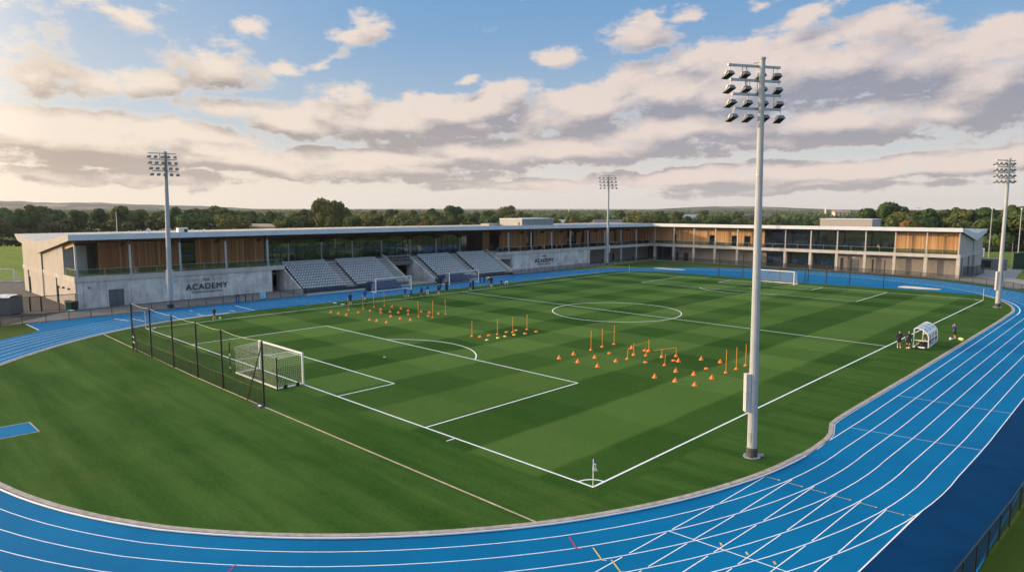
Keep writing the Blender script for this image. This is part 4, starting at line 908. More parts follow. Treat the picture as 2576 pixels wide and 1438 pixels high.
# ------------------------------------------------------------------ people
def make_person(pose):
    J = dict(pelvis=(0,0,.95), waist=(0,0,1.08), chest=(0,0,1.30), neckb=(0,0,1.46), neck=(.01,0,1.53), head=(.02,0,1.66), top=(.01,0,1.77))
    for s, S_ in ((1,'l'),(-1,'r')):
        J['sh'+S_]=(0,.17*s,1.42); J['el'+S_]=(-.02,.25*s,1.14); J['wr'+S_]=(.05,.24*s,.90); J['hd'+S_]=(.07,.235*s,.83)
        J['hip'+S_]=(0,.10*s,.90); J['kn'+S_]=(.02,.11*s,.50); J['an'+S_]=(-.01,.12*s,.09); J['to'+S_]=(.16,.14*s,.035)
    J.update(pose)
    RAD = dict(pelvis=.135,waist=.125,chest=.145,neckb=.085,neck=.058,head=.10,top=.075,sh=.075,el=.045,wr=.032,hd=.036,hip=.095,kn=.062,an=.042,to=.038)
    keys = list(J); idx = {k:i for i,k in enumerate(keys)}
    E = [('pelvis','waist'),('waist','chest'),('chest','neckb'),('neckb','neck'),('neck','head'),('head','top')]
    for S_ in 'lr': E += [('neckb' if False else 'chest','sh'+S_),('sh'+S_,'el'+S_),('el'+S_,'wr'+S_),('wr'+S_,'hd'+S_),('pelvis','hip'+S_),('hip'+S_,'kn'+S_),('kn'+S_,'an'+S_),('an'+S_,'to'+S_)]
    V = [Vector(J[k]) for k in keys]; ED = [(idx[a], idx[b]) for a, b in E]; R = [RAD.get(k, RAD.get(k[:-1], .05)) for k in keys]
    for S_ in 'lr':                                              # four fingers and a thumb
        w, h = Vector(J['wr'+S_]), Vector(J['hd'+S_]); d = (h-w).normalized(); sd = d.cross(Vector((0,1,0))); sd = sd.normalized() if sd.length > .2 else Vector((1,0,0)); pn = d.cross(sd)
        for f, ln in ((-.030,.060),(-.010,.075),(.010,.072),(.030,.055)):
            a = h + sd*f + d*.02; V += [a + d*ln*.5, a + d*ln + pn*.015]; R += [.010,.008]; ED += [(idx['hd'+S_], len(V)-2),(len(V)-2,len(V)-1)]
        V += [w + d*.03 + sd*.045, w + d*.075 + sd*.06]; R += [.011,.009]; ED += [(idx['wr'+S_], len(V)-2),(len(V)-2,len(V)-1)]
    hd = Vector(J['head']); V.append(hd + Vector((.125,0,-.005))); R.append(.016); ED.append((idx['head'], len(V)-1))
    me = bpy.data.meshes.new('body_source'); me.from_pydata(V, ED, []); o = bpy.data.objects.new('body_source', me); C.objects.link(o)
    md = o.modifiers.new('skin', 'SKIN'); md.use_smooth_shade = True
    for i, sv in enumerate(me.skin_vertices[0].data): sv.radius = (R[i], R[i]*(.80 if i in (idx['chest'],idx['waist'],idx['pelvis']) else 1)); sv.use_root = (i == idx['pelvis'])
    sb = o.modifiers.new('sub', 'SUBSURF'); sb.levels = 1; sb.render_levels = 1
    dg = bpy.context.evaluated_depsgraph_get(); out = bpy.data.meshes.new_from_object(o.evaluated_get(dg)); bpy.data.objects.remove(o); out.name = 'person_body'
    segs = [(a, b, Vector(J[a]), Vector(J[b])) for a, b in E]
    reg = []
    for p in out.polygons:
        c = p.center; best = None
        for a, b_, A, B in segs:
            ab = B - A; tt = max(0, min(1, (c-A).dot(ab)/max(1e-6, ab.length_squared))); d = (c - A - ab*tt).length/lerp(RAD.get(a,RAD.get(a[:-1],.05)), RAD.get(b_,RAD.get(b_[:-1],.05)), tt)
            if best is None or d < best[0]: best = (d, a, b_, tt)
        reg.append(best[1:])
    def cloth(sel, off, name):
        bm = bmesh.new(); bm.from_mesh(out); bm.faces.ensure_lookup_table(); bm.normal_update()
        nrm = {v.index: v.normal.copy() for v in bm.verts}
        kill = [f for i, f in enumerate(bm.faces) if not sel(*reg[i], out.polygons[i].center)]
        for v in bm.verts: v.co += nrm[v.index]*off
        bmesh.ops.delete(bm, geom=kill, context='FACES'); m2 = bpy.data.meshes.new(name); bm.to_mesh(m2); bm.free(); return m2
    hx = Vector(J['head'])
    parts = dict(shirt=cloth(lambda a,b_,t,c: b_ in ('waist','chest','neckb') or b_.startswith('sh') or a.startswith('sh') or (a.startswith('el') and t < .8), .014, 'shirt'),
        shorts=cloth(lambda a,b_,t,c: (a == 'pelvis' and (b_ != 'waist' or t < .5)) or (a.startswith('hip') and t < .85), .024, 'shorts'),
        socks=cloth(lambda a,b_,t,c: a.startswith('kn') and t > .35, .008, 'socks'), shoes=cloth(lambda a,b_,t,c: a.startswith('an'), .012, 'shoes'),
        trousers=cloth(lambda a,b_,t,c: (a == 'pelvis' and (b_ != 'waist' or t < .5)) or a.startswith('hip') or a.startswith('kn'), .022, 'trousers'),
        hair=cloth(lambda a,b_,t,c: b_ in ('head','top') and (c.z > hx.z+.05 or (c.x < hx.x-.035 and c.z > hx.z-.09)), .014, 'hair'))
    return out, parts
POSES = {'stand': {}, 'walk': dict(knl=(.16,.11,.52),anl=(.10,.12,.12),tol=(.27,.13,.06),knr=(-.06,-.11,.50),anr=(-.28,-.12,.13),tor=(-.14,-.13,.05),ell=(-.12,.25,1.16),wrl=(-.06,.25,.92),hdl=(-.03,.245,.86),elr=(.08,-.25,1.16),wrr=(.20,-.22,.98),hdr=(.26,-.21,.95)),
 'behind': dict(ell=(-.10,.26,1.15),wrl=(-.19,.09,.98),hdl=(-.20,.02,.95),elr=(-.10,-.26,1.15),wrr=(-.19,-.09,.98),hdr=(-.20,-.02,.93)),
 'folded': dict(ell=(.02,.27,1.14),wrl=(.24,.06,1.16),hdl=(.26,-.02,1.18),elr=(.02,-.27,1.14),wrr=(.22,-.06,1.20),hdr=(.24,.03,1.22)),
 'drink': dict(ell=(.16,.28,1.22),wrl=(.24,.16,1.50),hdl=(.22,.12,1.58),elr=(-.03,-.27,1.14),wrr=(.10,-.22,.95),hdr=(.14,-.2,.90),knr=(-.08,-.13,.50),anr=(-.16,-.16,.09),tor=(-.02,-.19,.035)),
 'sit': dict(pelvis=(0,0,.60),waist=(.0,0,.73),chest=(.03,0,.95),neckb=(.05,0,1.11),neck=(.07,0,1.18),head=(.09,0,1.31),top=(.08,0,1.42),shl=(.04,.17,1.07),shr=(.04,-.17,1.07),ell=(.10,.24,.82),elr=(.10,-.24,.82),wrl=(.32,.16,.72),wrr=(.32,-.16,.72),hdl=(.38,.13,.70),hdr=(.38,-.13,.70),hipl=(.03,.10,.57),hipr=(.03,-.10,.57),knl=(.45,.13,.55),knr=(.45,-.13,.55),anl=(.42,.13,.10),anr=(.47,-.13,.10),tol=(.58,.14,.04),tor=(.63,-.14,.04)),
 'bend': dict(pelvis=(-.12,0,.88),waist=(.02,0,.98),chest=(.24,0,1.08),neckb=(.38,0,1.12),neck=(.44,0,1.13),head=(.55,0,1.14),top=(.64,0,1.18),shl=(.33,.17,1.10),shr=(.33,-.17,1.10),ell=(.40,.22,.84),elr=(.40,-.22,.84),wrl=(.46,.18,.60),wrr=(.46,-.18,.60),hdl=(.48,.17,.53),hdr=(.48,-.17,.53),hipl=(-.12,.10,.84),hipr=(-.12,-.10,.84),knl=(.06,.13,.50),knr=(.0,-.13,.50),anl=(-.06,.14,.09),anr=(-.12,-.14,.09),tol=(.10,.15,.035),tor=(.05,-.15,.035))}
PM = {k: make_person(v) for k, v in POSES.items()}
def person(pose, x, y, rz, label, top=NAVY, bot=NAVY, sock=DARKCL, shoe=WHCL, hair=HAIR, legs='shorts', k=1., z=.02, group=None):
    t = thing('person', label, 'person', (x,y,z), rz, group); t.scale = (k,k,k); bm_, parts = PM[pose]
    body = bpy.data.objects.new('body', bm_); C.objects.link(body); body.parent = t
    if not bm_.materials: bm_.materials.append(SKIN)
    use = [('shirt',top),('hair',hair),('shoes',shoe)] + ([('shorts',bot),('socks',sock)] if legs == 'shorts' else [('trousers',bot)])
    for n, m in use:
        me = parts[n]
        o = bpy.data.objects.new(n, me); C.objects.link(o); o.parent = t
        if not me.materials: me.materials.append(m)
        o.material_slots[0].link = 'OBJECT'; o.material_slots[0].material = m
        me.polygons.foreach_set('use_smooth', [True]*len(me.polygons))
tow = math.atan2(CAM.y-40, CAM.x+70)
G1 = 'players and coaches along the left touchline'
person('walk',-69.38,8.65,PI*.5,'person in dark kit walking along the left track with a ball at their feet',NAVY,NAVY,SKIN,WHCL)
person('stand',-68.95,29.27,PI*.9,'person in navy with white socks at the touchline, leftmost of the group before the stand',NAVY,NAVY,WHCL,WHCL,group=G1)
person('walk',-71.48,33.64,PI*.5,'person in blue on the track just left of the nearer portable goal',BLUECL,NAVY,WHCL,WHCL,group=G1)
person('walk',-70.1,40.57,-.3,'player in blue with a yellow ball in front of the nearer portable goal',BLUECL,BLUECL,WHCL,WHCL,k=.86,group=G1)
person('stand',-68.28,40.46,.4,'player in blue at the right end of the nearer portable goal',BLUECL,NAVY,NAVY,WHCL,k=.86,group=G1)
person('stand',-68.99,43.22,PI,'player in navy alone between the two portable goals, the left one',BLUECL,NAVY,NAVY,WHCL,k=.97,group=G1)
person('walk',-69.85,45.17,PI*.8,'player in blue with white shorts between the two portable goals',BLUECL,WHCL,WHCL,WHCL,k=.9,group=G1)
person('folded',-69.42,47.24,0,'player in navy with white socks close to a companion in navy',NAVY,NAVY,WHCL,WHCL,k=.97,group=G1)
person('stand',-70.4,48.4,PI,'player in blue half hidden behind the one with white socks',BLUECL,NAVY,NAVY,WHCL,k=.95,group=G1)
person('folded',-71.5,50.8,-.4,'tall coach in long black coat left of the farther portable goal',DARKCL,DARKCL,DARKCL,DARKCL,legs='trousers',k=1.08,group=G1)
person('stand',-72.1,51.5,2.5,'second coach in black beside the tall one in the long coat',DARKCL,DARKCL,DARKCL,DARKCL,legs='trousers',k=1.02,group=G1)
person('walk',-69.49,54.77,-.5,'player in blue with white socks at the right of the farther portable goal',BLUECL,NAVY,WHCL,WHCL,k=.86,group=G1)
person('folded',-69.72,55.69,.2,'tall coach in navy at the right of the farther portable goal',NAVY,NAVY,NAVY,DARKCL,legs='trousers',k=1.12,group=G1)
person('stand',-76.61,65.0,.3,'person in black standing on the track by the corner of the stand',DARKCL,DARKCL,DARKCL,DARKCL,legs='trousers',k=.95,group=G1)
person('folded',-76.9,64.2,1.2,'second person in black by the corner of the stand',DARKCL,DARKCL,DARKCL,DARKCL,legs='trousers',k=.92,group=G1)
person('bend',-76.16,65.9,PI,'person in yellow bib bending down on the track by the corner of the stand',YELCL,NAVY,DARKCL,WHCL,k=.9,group=G1)
person('stand',-70.39,60.97,-.6,'tall person in black near the touchline right of the farther goal',DARKCL,DARKCL,WHCL,WHCL,k=1.14,group=G1)
person('walk',-68.91,62.2,0,'person in navy beside the one in yellow at the right end of the group',NAVY,DARKCL,DARKCL,WHCL,k=.85,group=G1)
person('bend',-67.92,62.3,.9,'person in bright yellow bending over at the right end of the touchline group',YELCL,WHCL,DARKCL,WHCL,k=.95,group=G1)
person('stand',-88.4,120.15,-.3,'person in dark clothes under the arcade by the distant mast',DARKCL,DARKCL,legs='trousers',k=.97,z=0)
person('walk',-86.68,132.29,-.8,'person in dark clothes under the arcade near the building angle',NAVY,DARKCL,legs='trousers',k=1.,z=0)
person('stand',Wst((-93.0,82.6,0))[0],82.6,0,'person in black on the upper balcony above the right end of the stand',DARKCL,DARKCL,legs='trousers',z=4.67)
person('stand',-27.2,143.6,-PI/2,'person in mustard jacket on the balcony of the right wing',plain('mustard_cloth', (.35,.27,.06), .8),DARKCL,legs='trousers',k=.95,z=4.95)
person('behind',1.16,52.05,-PI*.35,'coach in dark navy with hands behind back left of the team shelter',NAVY,NAVY,SKIN,WHCL,k=1.04)
person('stand',1.99,52.3,-PI*.45,'coach in navy tracksuit top with black socks close to the team shelter',NAVY,NAVY,DARKCL,WHCL,HAIRB,k=1.08)
person('sit',3.02,54.0,PI,'person in pale grey top sitting inside the team shelter',GREYCL,DARKCL,DARKCL,WHCL,HAIRB,z=-.05)
person('drink',4.37,61.5,PI*1.1,'person in blue top and black shorts raising a bottle beside the balls',BLUECL,DARKCL,SKIN,WHCL,HAIRB,k=1.04)
def ball(x, y, label, m, r=.13, z=.02):
    bm = bmesh.new(); bmesh.ops.create_icosphere(bm, subdivisions=3, radius=r); me = bpy.data.meshes.new('football'); bm.to_mesh(me); bm.free(); me.materials.append(m); me.polygons.foreach_set('use_smooth',[True]*len(me.polygons))
    o = bpy.data.objects.new('football', me); C.objects.link(o); o.location = (x,y,z+r); tag(o, label, 'ball')
def ballmat(n, a, c):
    m, nt, b_ = nodes(n); g = N(nt); tc = g.node('ShaderNodeTexCoord'); v = g.node('ShaderNodeTexVoronoi'); g.put(v.inputs['Vector'], tc.outputs['Object']); v.inputs['Scale'].default_value = 7
    nt.links.new(g.mix(g.mapr(v.outputs['Distance'], .25, .3), c, a), b_.inputs['Base Color']); b_.inputs['Roughness'].default_value = .4; return m
BW = ballmat('ball_white', (.75,.76,.78), (.05,.07,.15)); BY = ballmat('ball_yellow', (.72,.72,.22), (.6,.62,.5)); BN = ballmat('ball_dark', (.05,.06,.09), (.3,.32,.36))
ball(4.18,60.71,'white and grey football at the feet of the person drinking',BW,.17); ball(4.43,60.65,'dark bag-like football next to the white one by the person drinking',BN,.17)
ball(5.02,61.07,'yellow football on the grass right of the person drinking',BY,.20); ball(5.22,61.02,'pale yellow-green football nearest the track by the person drinking',BY,.19)
ball(-69.1,9.3,'cream football at the feet of the person walking along the left track',BY,.15); ball(-69.6,40.9,'yellow football in front of the nearer portable goal',BY,.14)
ball(2.15,51.95,'pinkish football by the front post of the team shelter',ballmat('ball_pink',(.7,.35,.25),(.7,.5,.4)),.14)

# ------------------------------------------------------------------ fences
def rail_fence(pts, h, label, step=2.6, infill=WIRE, m=BLACK, pr=.04, name='perimeter_fence'):
    t = thing(name, label, 'fence'); P = [Vector((*p,0)) for p in pts]; posts = []; d = 0.
    for a, c in zip(P, P[1:]):
        L = (c-a).length; n = max(1, round(L/step)); posts += [a.lerp(c, i/n) for i in range(n)]
    posts.append(P[-1])
    for i, p in enumerate(posts):
        if i < 96: q = MB(); q.tube([(p.x,p.y,0),(p.x,p.y,h)], pr, 6); q.build('post', m, t)
    if len(posts) > 96:
        q = MB(); [q.tube([(p.x,p.y,0),(p.x,p.y,h)], pr, 6) for p in posts[96:]]; o = q.build('post', m, t); o['kind'] = 'stuff'
    q = MB(); q.tube([(p.x,p.y,h) for p in P], pr*.95, 6); q.build('top_rail', m, t)
    q = MB(); [q.face([(a.x,a.y,.04),(c.x,c.y,.04),(c.x,c.y,h-.03),(a.x,a.y,h-.03)]) for a, c in zip(P, P[1:])]; q.build('mesh_infill', infill, t)
rail_fence([(-82.6,-14.5),(-82.7,-10),(-83.6,3),(-83.9,16),(-84.0,30.3)], 1.15, 'low black rail fence between the blue track and the first lettered concrete wall')
rail_fence([(-83.3,80.2),(-83.3,110),(-84.2,124),(-84.8,136.5),(-82.5,139.6),(-77.7,141.0),(-57,140.9),(-36,141.2)], 1.1, 'low black rail fence running past the far lettered wall and round the building angle')
rail_fence([(-36,140.0),(-25,139.6),(-14.3,137.6),(-9.3,135.6),(-4.1,131.8),(.8,127.2),(5.5,120.5),(10,111.5),(13.5,102)], 1.1, 'low black rail fence curving round the track below the right wing')
rail_fence([(15.6,-9),(16.1,-2),(16.42,4),(16.72,10),(17.0,20),(17.1,60),(17.1,100)], 1.23, 'dark green mesh fence with black posts at the near right corner', 2.3, WIREG)
t = thing('yard_gate', 'black mesh gate fence closing the yard left of the building', 'gate')
gp = [(-97.4,-8.6,2.0),(-96.41,-7.58,2.05),(-95.49,-6.68,2.1),(-94.36,-5.57,2.2),(-92.91,-3.68,2.35),(-92.36,-1.73,2.4)]
for i, (x,y,h) in enumerate(gp): q = MB(); q.tube([(x,y,0),(x,y,h)], .11 if i in (1,2,3) else .05, 6); q.build('post', BLACK, t)
q = MB(); q.tube([(x,y,h-.04) for x,y,h in gp], .045, 6); q.tube([(x,y,.12) for x,y,h in gp], .03, 6); q.build('top_rail', BLACK, t)
q = MB(); [q.face([(a[0],a[1],.1),(c[0],c[1],.1),(c[0],c[1],c[2]-.05),(a[0],a[1],a[2]-.05)]) for a, c in zip(gp, gp[1:])]; q.build('mesh_infill', mesh_mat('gate_mesh', (.02,.02,.022), .30), t)
def bin_(x, y, m, label, k=1.):
    t = thing('wheeled_bin', label, 'bin', (x,y,0), rnd.uniform(-.3,.3)); q = MB(); q.prism([(-.28*k,.12),(.28*k,.12),(.36*k,1.05*k),(-.34*k,1.05*k)], 'y', -.33*k,.33*k); q.build('body', m, t)
    q = MB(); q.prism([(-.38*k,1.05*k),(.39*k,1.05*k),(.36*k,1.13*k),(-.36*k,1.16*k)], 'y', -.36*k,.36*k); q.build('lid', m, t)
    for s in (-.3,.3): q = MB(); q.tube([(-.26*k,s*k-.04,.12),(-.26*k,s*k+.04,.12)], .12, 10); q.build('wheel', RUBBER, t)
bin_(-93.7,-2.4,BLACK,'black wheeled bin standing behind the green one by the end wall',1.15); bin_(-92.55,-2.7,GREENB,'green wheeled bin in the yard by the end wall',1.1); bin_(-92.45,-1.95,BLACK,'black wheeled bin tight against the building corner',1.15)
q = MB(); q.prism([(-.5,0),(.5,0),(.45,.12),(-.1,.2),(-.45,.1)], 'y', -.25,.25); o = q.build('sheet_pile', WHCL); o.location = (-91.7,-2.6,0); o.rotation_euler = (0,0,.9); tag(o, 'small white folded sheet lying in front of the bins', 'sheet')
# container with tarpaulin at the left edge
t = thing('storage_container', 'dark grey corrugated container under a pale tarpaulin at the left edge of the yard', 'container', (-94.4,-7.7,0), math.atan2(-.69,-.72))
q = MB(); q.box(0,9,0,2.6,.1,2.45) 
for i in range(45): q.box(.1+i*.2,.2+i*.2,-.04,0,.2,2.4); q.box(.1+i*.2,.2+i*.2,2.6,2.64,.2,2.4)
q.build('body', plain('container_grey', (.10,.11,.125), .5, .2, var=.12), t)
q = MB(); rr = random.Random(4); gx = 18; gy = 6; Z = {}
for i in range(gx+1):
    for j in range(gy+1): Z[i,j] = (i*.51-.08, j*.46-.08, 2.5 + .18*math.sin(PI*j/gy)*(.5+rr.random()) + (.1 if 0 < j < gy else 0))
for i in range(gx):
    for j in range(gy): q.face([Z[i,j],Z[i+1,j],Z[i+1,j+1],Z[i,j+1]])
q.build('tarpaulin', TARP, t, smooth=True)
# small items by the fence below the lettering
def board(x, y, w, h, m, label, name='sign_board', cat='board'):
    t = thing(name, label, cat, (x,y,0), 0); q = MB(); q.box(-.03,.03,-w/2,w/2,.25,.25+h); q.build('panel', m, t); q = MB(); [q.tube([(0,s*w*.4,0),(0,s*w*.4,.25)], .03, 5) for s in (-1,1)]; q.build('stand', BLACK, t)
board(-83.5,22.3,1.0,1.0,plain('pale_blue', (.30,.52,.66), .5),'pale blue square board on the rail fence below the first wall lettering')
t = thing('equipment_rack', 'dark rack of equipment with a blue bottle by the rail fence below the first lettering', 'rack', (-83.35,18.6,0)); q = MB(); [q.tube([(0,s,0),(0,s,1.3)], .08, 6) for s in (-.75,-.35,.75)]; q.tube([(0,-.75,1.25),(0,.75,1.15)], .05, 6); q.build('frame', BLACK, t); q = MB(); q.lathe([(.13,.15),(.13,.7),(.05,.85),(.05,.95)], 8, (.1,-.55,0)); q.build('bottle', plain('blue_bottle', (.10,.22,.5), .4), t)
# cream mats on the far blue zone
def mat_(pts, h, label):
    q = MB(); q.prism(pts, 'z', .01, h); tag(q.build('jump_mat', SAND), label, 'mat')
mat_([(-15.2,114.6),(-13.5,114.1),(-11,114.2),(-8.6,115.0),(-8.3,115.9),(-10.2,116.2),(-12.6,116.9),(-14.6,116.6)], .12, 'cream and white mat lying on the blue zone left of the right-hand mast')
mat_([(-70.4,117.2),(-67,116.4),(-62.5,117.2),(-62.3,118.6),(-66,118.3),(-70,118.6)], .12, 'thin pale mat lying on the blue zone near the far corner')
# ------------------------------------------------------------------ right yard beyond the wing
t = thing('yard_gate', 'black mesh gate beside the end wall of the right wing', 'gate'); gp = [(-10.6,145.8),(-9.3,146.6),(-8.9,150),(-9.2,159.7)]
for x, y in gp: q = MB(); q.tube([(x,y,0),(x,y,2.4)], .05, 6); q.build('post', BLACK, t)
q = MB(); [q.face([(a[0],a[1],.1),(c[0],c[1],.1),(c[0],c[1],2.35),(a[0],a[1],2.35)]) for a, c in zip(gp, gp[1:])]; q.build('mesh_infill', mesh_mat('gate_mesh_dark', (.015,.02,.025), .6), t)
t = thing('court_fence', 'tall dark green windbreak fence at the right edge behind the right-hand mast', 'fence'); gp = [(-6.0,176.5),(-1,181),(6,186),(14,190)]
for x, y in gp: q = MB(); q.tube([(x,y,0),(x,y,4.6)], .07, 6); q.build('post', GREENF, t)
q = MB(); [q.face([(a[0],a[1],.1),(c[0],c[1],.1),(c[0],c[1],4.5),(a[0],a[1],4.0)]) for a, c in zip(gp, gp[1:])]; q.build('windbreak', GREENF, t)
t = thing('court_fence', 'see-through mesh fence with pale posts along the court behind the right wing', 'fence'); gp = [(-16,183.5),(-8.6,178.2),(-6.4,176.3)]
for x, y in gp: q = MB(); q.tube([(x,y,0),(x,y,6.4)], .08, 6); q.build('post', POLE, t)
q = MB(); [q.face([(a[0],a[1],.1),(c[0],c[1],.1),(c[0],c[1],5.8),(a[0],a[1],5.8)]) for a, c in zip(gp, gp[1:])]; q.build('mesh_infill', mesh_mat('court_mesh', (.02,.05,.04), .22), t)
t = thing('low_wall', 'low dark retaining wall with black panels behind the right wing', 'wall', (-11,172,0)); q = MB(); q.box(-3.2,4.4,-.2,.2,0,2.6); q.build('wall', plain('low_wall_grey', (.20,.20,.21), .8), t); q = MB(); q.box(-2.8,1.2,-.26,-.2,.5,2.2); q.build('panel', BLACK, t); q = MB(); q.box(-3.3,4.5,-.3,.3,2.6,2.8); q.build('coping', CONC2, t)
t = thing('score_board', 'small white board with dark marks beside the court goal', 'board', (-12.9,178,0)); q = MB(); q.box(-.6,.6,-.06,.06,2.7,4.9); q.build('panel', WHITE, t); q = MB(); [q.box(-.42+.42*i,-.16+.42*i,-.075,-.06,2.95+.62*j,3.35+.62*j) for i in range(2) for j in range(3)]; q.build('mark', DARKCL, t); q = MB(); q.tube([(0,0,0),(0,0,2.7)], .06, 6); q.build('post', POLE, t)
for x, y, h, lab in ((-18.5,223.2,15.2,'tall thin white pole in the field right of the wing, the left one'),(-11.16,222.4,15.0,'tall thin white pole in the field right of the wing, the right one')):
    t = thing('goal_pole', lab, 'pole', (x,y,-.05)); q = MB(); q.tube([(0,0,0),(0,0,h)], [.16,.10], 8); q.build('pole', POLE, t); q = MB(); q.lathe([(.16,h-.5),(.22,h-.2),(.1,h)], 8); q.build('head', WHITE, t)
p = polar(297, 240); t = thing('flag_pole', 'bare white pole rising above the roof behind the left end of the building', 'pole', (p.x,p.y,0)); q = MB(); q.tube([(0,0,0),(0,0,12.9)], [.16,.09], 8); q.build('pole', WHITE, t); q = MB(); q.lathe([(.12,12.85),(.16,12.95),(.001,13.1)], 8); q.build('finial', WHITE, t)
# grass bank at the far right
b = MB(); n = 14
for i in range(n):
    for j in range(8):
        def hgt(a, c): 
            x = lerp(2.5,40,a/n); y = lerp(140,176,c/8); return (x, y, -.02 + 2.2*max(0,math.sin(PI*min(1,c/8)))*min(1,a/4.))
        b.face([hgt(i,j),hgt(i+1,j),hgt(i+1,j+1),hgt(i,j+1)])
structure(b.build('grass_bank', ROUGH_M, smooth=True))
# ------------------------------------------------------------------ roof-top bits
def roof_z(y, d): return lerp(10.9 if y < 57 else lerp(10.9,10.42,(y-57)/84), 9.1, d/19)
def on_roof(y, d): return Vector((Wst((-89.5-d,y,0))[0], y, roof_z(y,d)))
p = on_roof(14.5,3.0); t = thing('air_unit', 'white box air-conditioning unit on the roof right of the left mast', 'air unit', p - Vector((0,0,.05))); q = MB(); q.box(-.5,.5,-.75,.75,0,.95); q.build('casing', WHITE, t); q = MB(); q.box(.5,.52,.15,.65,.2,.75); q.build('grille', BLACK, t)
p = on_roof(9.4,3.0); t = thing('satellite_dish', 'small white satellite dish on the roof just left of the left mast', 'dish', p); q = MB(); q.lathe([(.001,0),(.2,.05),(.38,.16)], 12); d_ = q.build('dish', WHITE, t); d_.rotation_euler = (0,1.2,.3); d_.location = (0,0,.55); q = MB(); q.tube([(0,0,-.05),(0,0,.55)], .04, 6); q.build('bracket', GALV, t)
for i, (y, d) in enumerate(((16.3,4),(7.2,5),(18.4,4.5))):
    p = on_roof(y,d); t = thing('roof_vent', ['slim white roof vent right of the air-conditioning unit','low white roof vent left of the satellite dish','curved white roof vent farther right of the air-conditioning unit'][i], 'vent', p); q = MB(); q.tube([(0,0,-.05),(0,0,.4),(.0,.12,.62),(0,.3,.62)], .09, 8); q.build('pipe', WHITE, t); q = MB(); q.lathe([(.2,-.05),(.2,.04),(.1,.07)], 8); q.build('flashing', GALV, t)

# ------------------------------------------------------------------ distant buildings and masts
def shed(u, d, w, dep, h, rh, wm, rm, label, name='warehouse', win=True):
    p = polar(u, d); rz = YAW - PI/2 + rnd.uniform(-.3,.3); t = thing(name, label, 'building', (p.x,p.y,0), rz)
    q = MB(); q.box(-w/2,w/2,0,dep,0,h); q.build('wall', wm, t)
    q = MB(); q.prism([(-.3,h),(dep/2,h+rh),(dep+.3,h)], 'x', -w/2-.3,w/2+.3); q.build('roof', rm, t)
    if win:
        for i in range(int(w/6)): q = MB(); x = -w/2+3+i*6; q.box(x-.9,x+.9,-.06,0,1,h-.8); q.build('window' if i else 'door', GLASS if i else DOORG, t)
TANR = plain('tan_sheet', (.42,.29,.17), .6); SLATE = plain('slate_roof', (.085,.088,.10), .7); BRICK = plain('far_brick', (.30,.20,.15), .8); PALE = plain('pale_wall', (.50,.47,.43), .8); GREYR = plain('grey_sheet', (.30,.31,.33), .5)
shed(640,310,22,14,6.2,1.2,TANR,TANR,'tan sheet-clad shed among the trees behind the left roof')
shed(545,340,14,10,5.4,1.6,SLATE,SLATE,'dark roofed shed among the trees left of the tan shed')
shed(1545,420,24,12,5.4,2.4,PALE,SLATE,'long slate roofed house beyond the roof by the distant mast','house')
shed(1450,440,20,12,5.2,2.2,PALE,GREYR,'low grey roofed house beyond the rooftop plant room','house')
shed(1735,700,22,12,5.5,3.0,PALE,GREYR,'grey roofed shed among the trees beyond the building angle')
shed(1810,520,18,10,5.0,2.0,PALE,SLATE,'white walled house right of the building angle','house')
shed(1905,900,40,14,5,2.5,GREYR,SLATE,'long low grey shed in the trees left of the tall mast')
shed(1265,560,18,10,5.2,2.0,BRICK,SLATE,'brick house half hidden behind the seating stand roof','house')
shed(2115,1100,24,14,9,3.5,PALE,BRICK,'pale distant house near the white tower','house')
p = polar(2072,1500); t = thing('white_tower', 'slim pale tower rising from the far trees right of the tall mast', 'tower', (p.x,p.y,0)); q = MB(); q.box(-2.2,2.2,-2.2,2.2,0,9); q.build('base', PALE, t); q = MB(); q.tube([(0,0,9),(0,0,17)], [1.8,1.2], 8); q.build('shaft', WHITE, t)
p = polar(1429,2200); t = thing('radio_mast', 'thin lattice radio mast on the horizon left of the distant mast', 'mast', (p.x,p.y,0)); q = MB(); q.tube([(0,0,0),(0,0,27)], [1.2,.4], 4); q.build('shaft', GALV, t); q = MB(); q.tube([(-1.5,0,21),(1.5,0,21)], .5, 4); q.build('aerial', GALV, t)
p = polar(2304,430); t = thing('aerial_mast', 'thin mast with a cross arm above the trees right of the big oak', 'mast', (p.x,p.y,0)); q = MB(); q.tube([(0,0,0),(0,0,15.6)], .12, 6); q.build('shaft', GALV, t); q = MB(); q.tube([rt*-2.2+Vector((0,0,15.2)), rt*2.2+Vector((0,0,15.2))], .09, 5); q.build('arm', GALV, t)

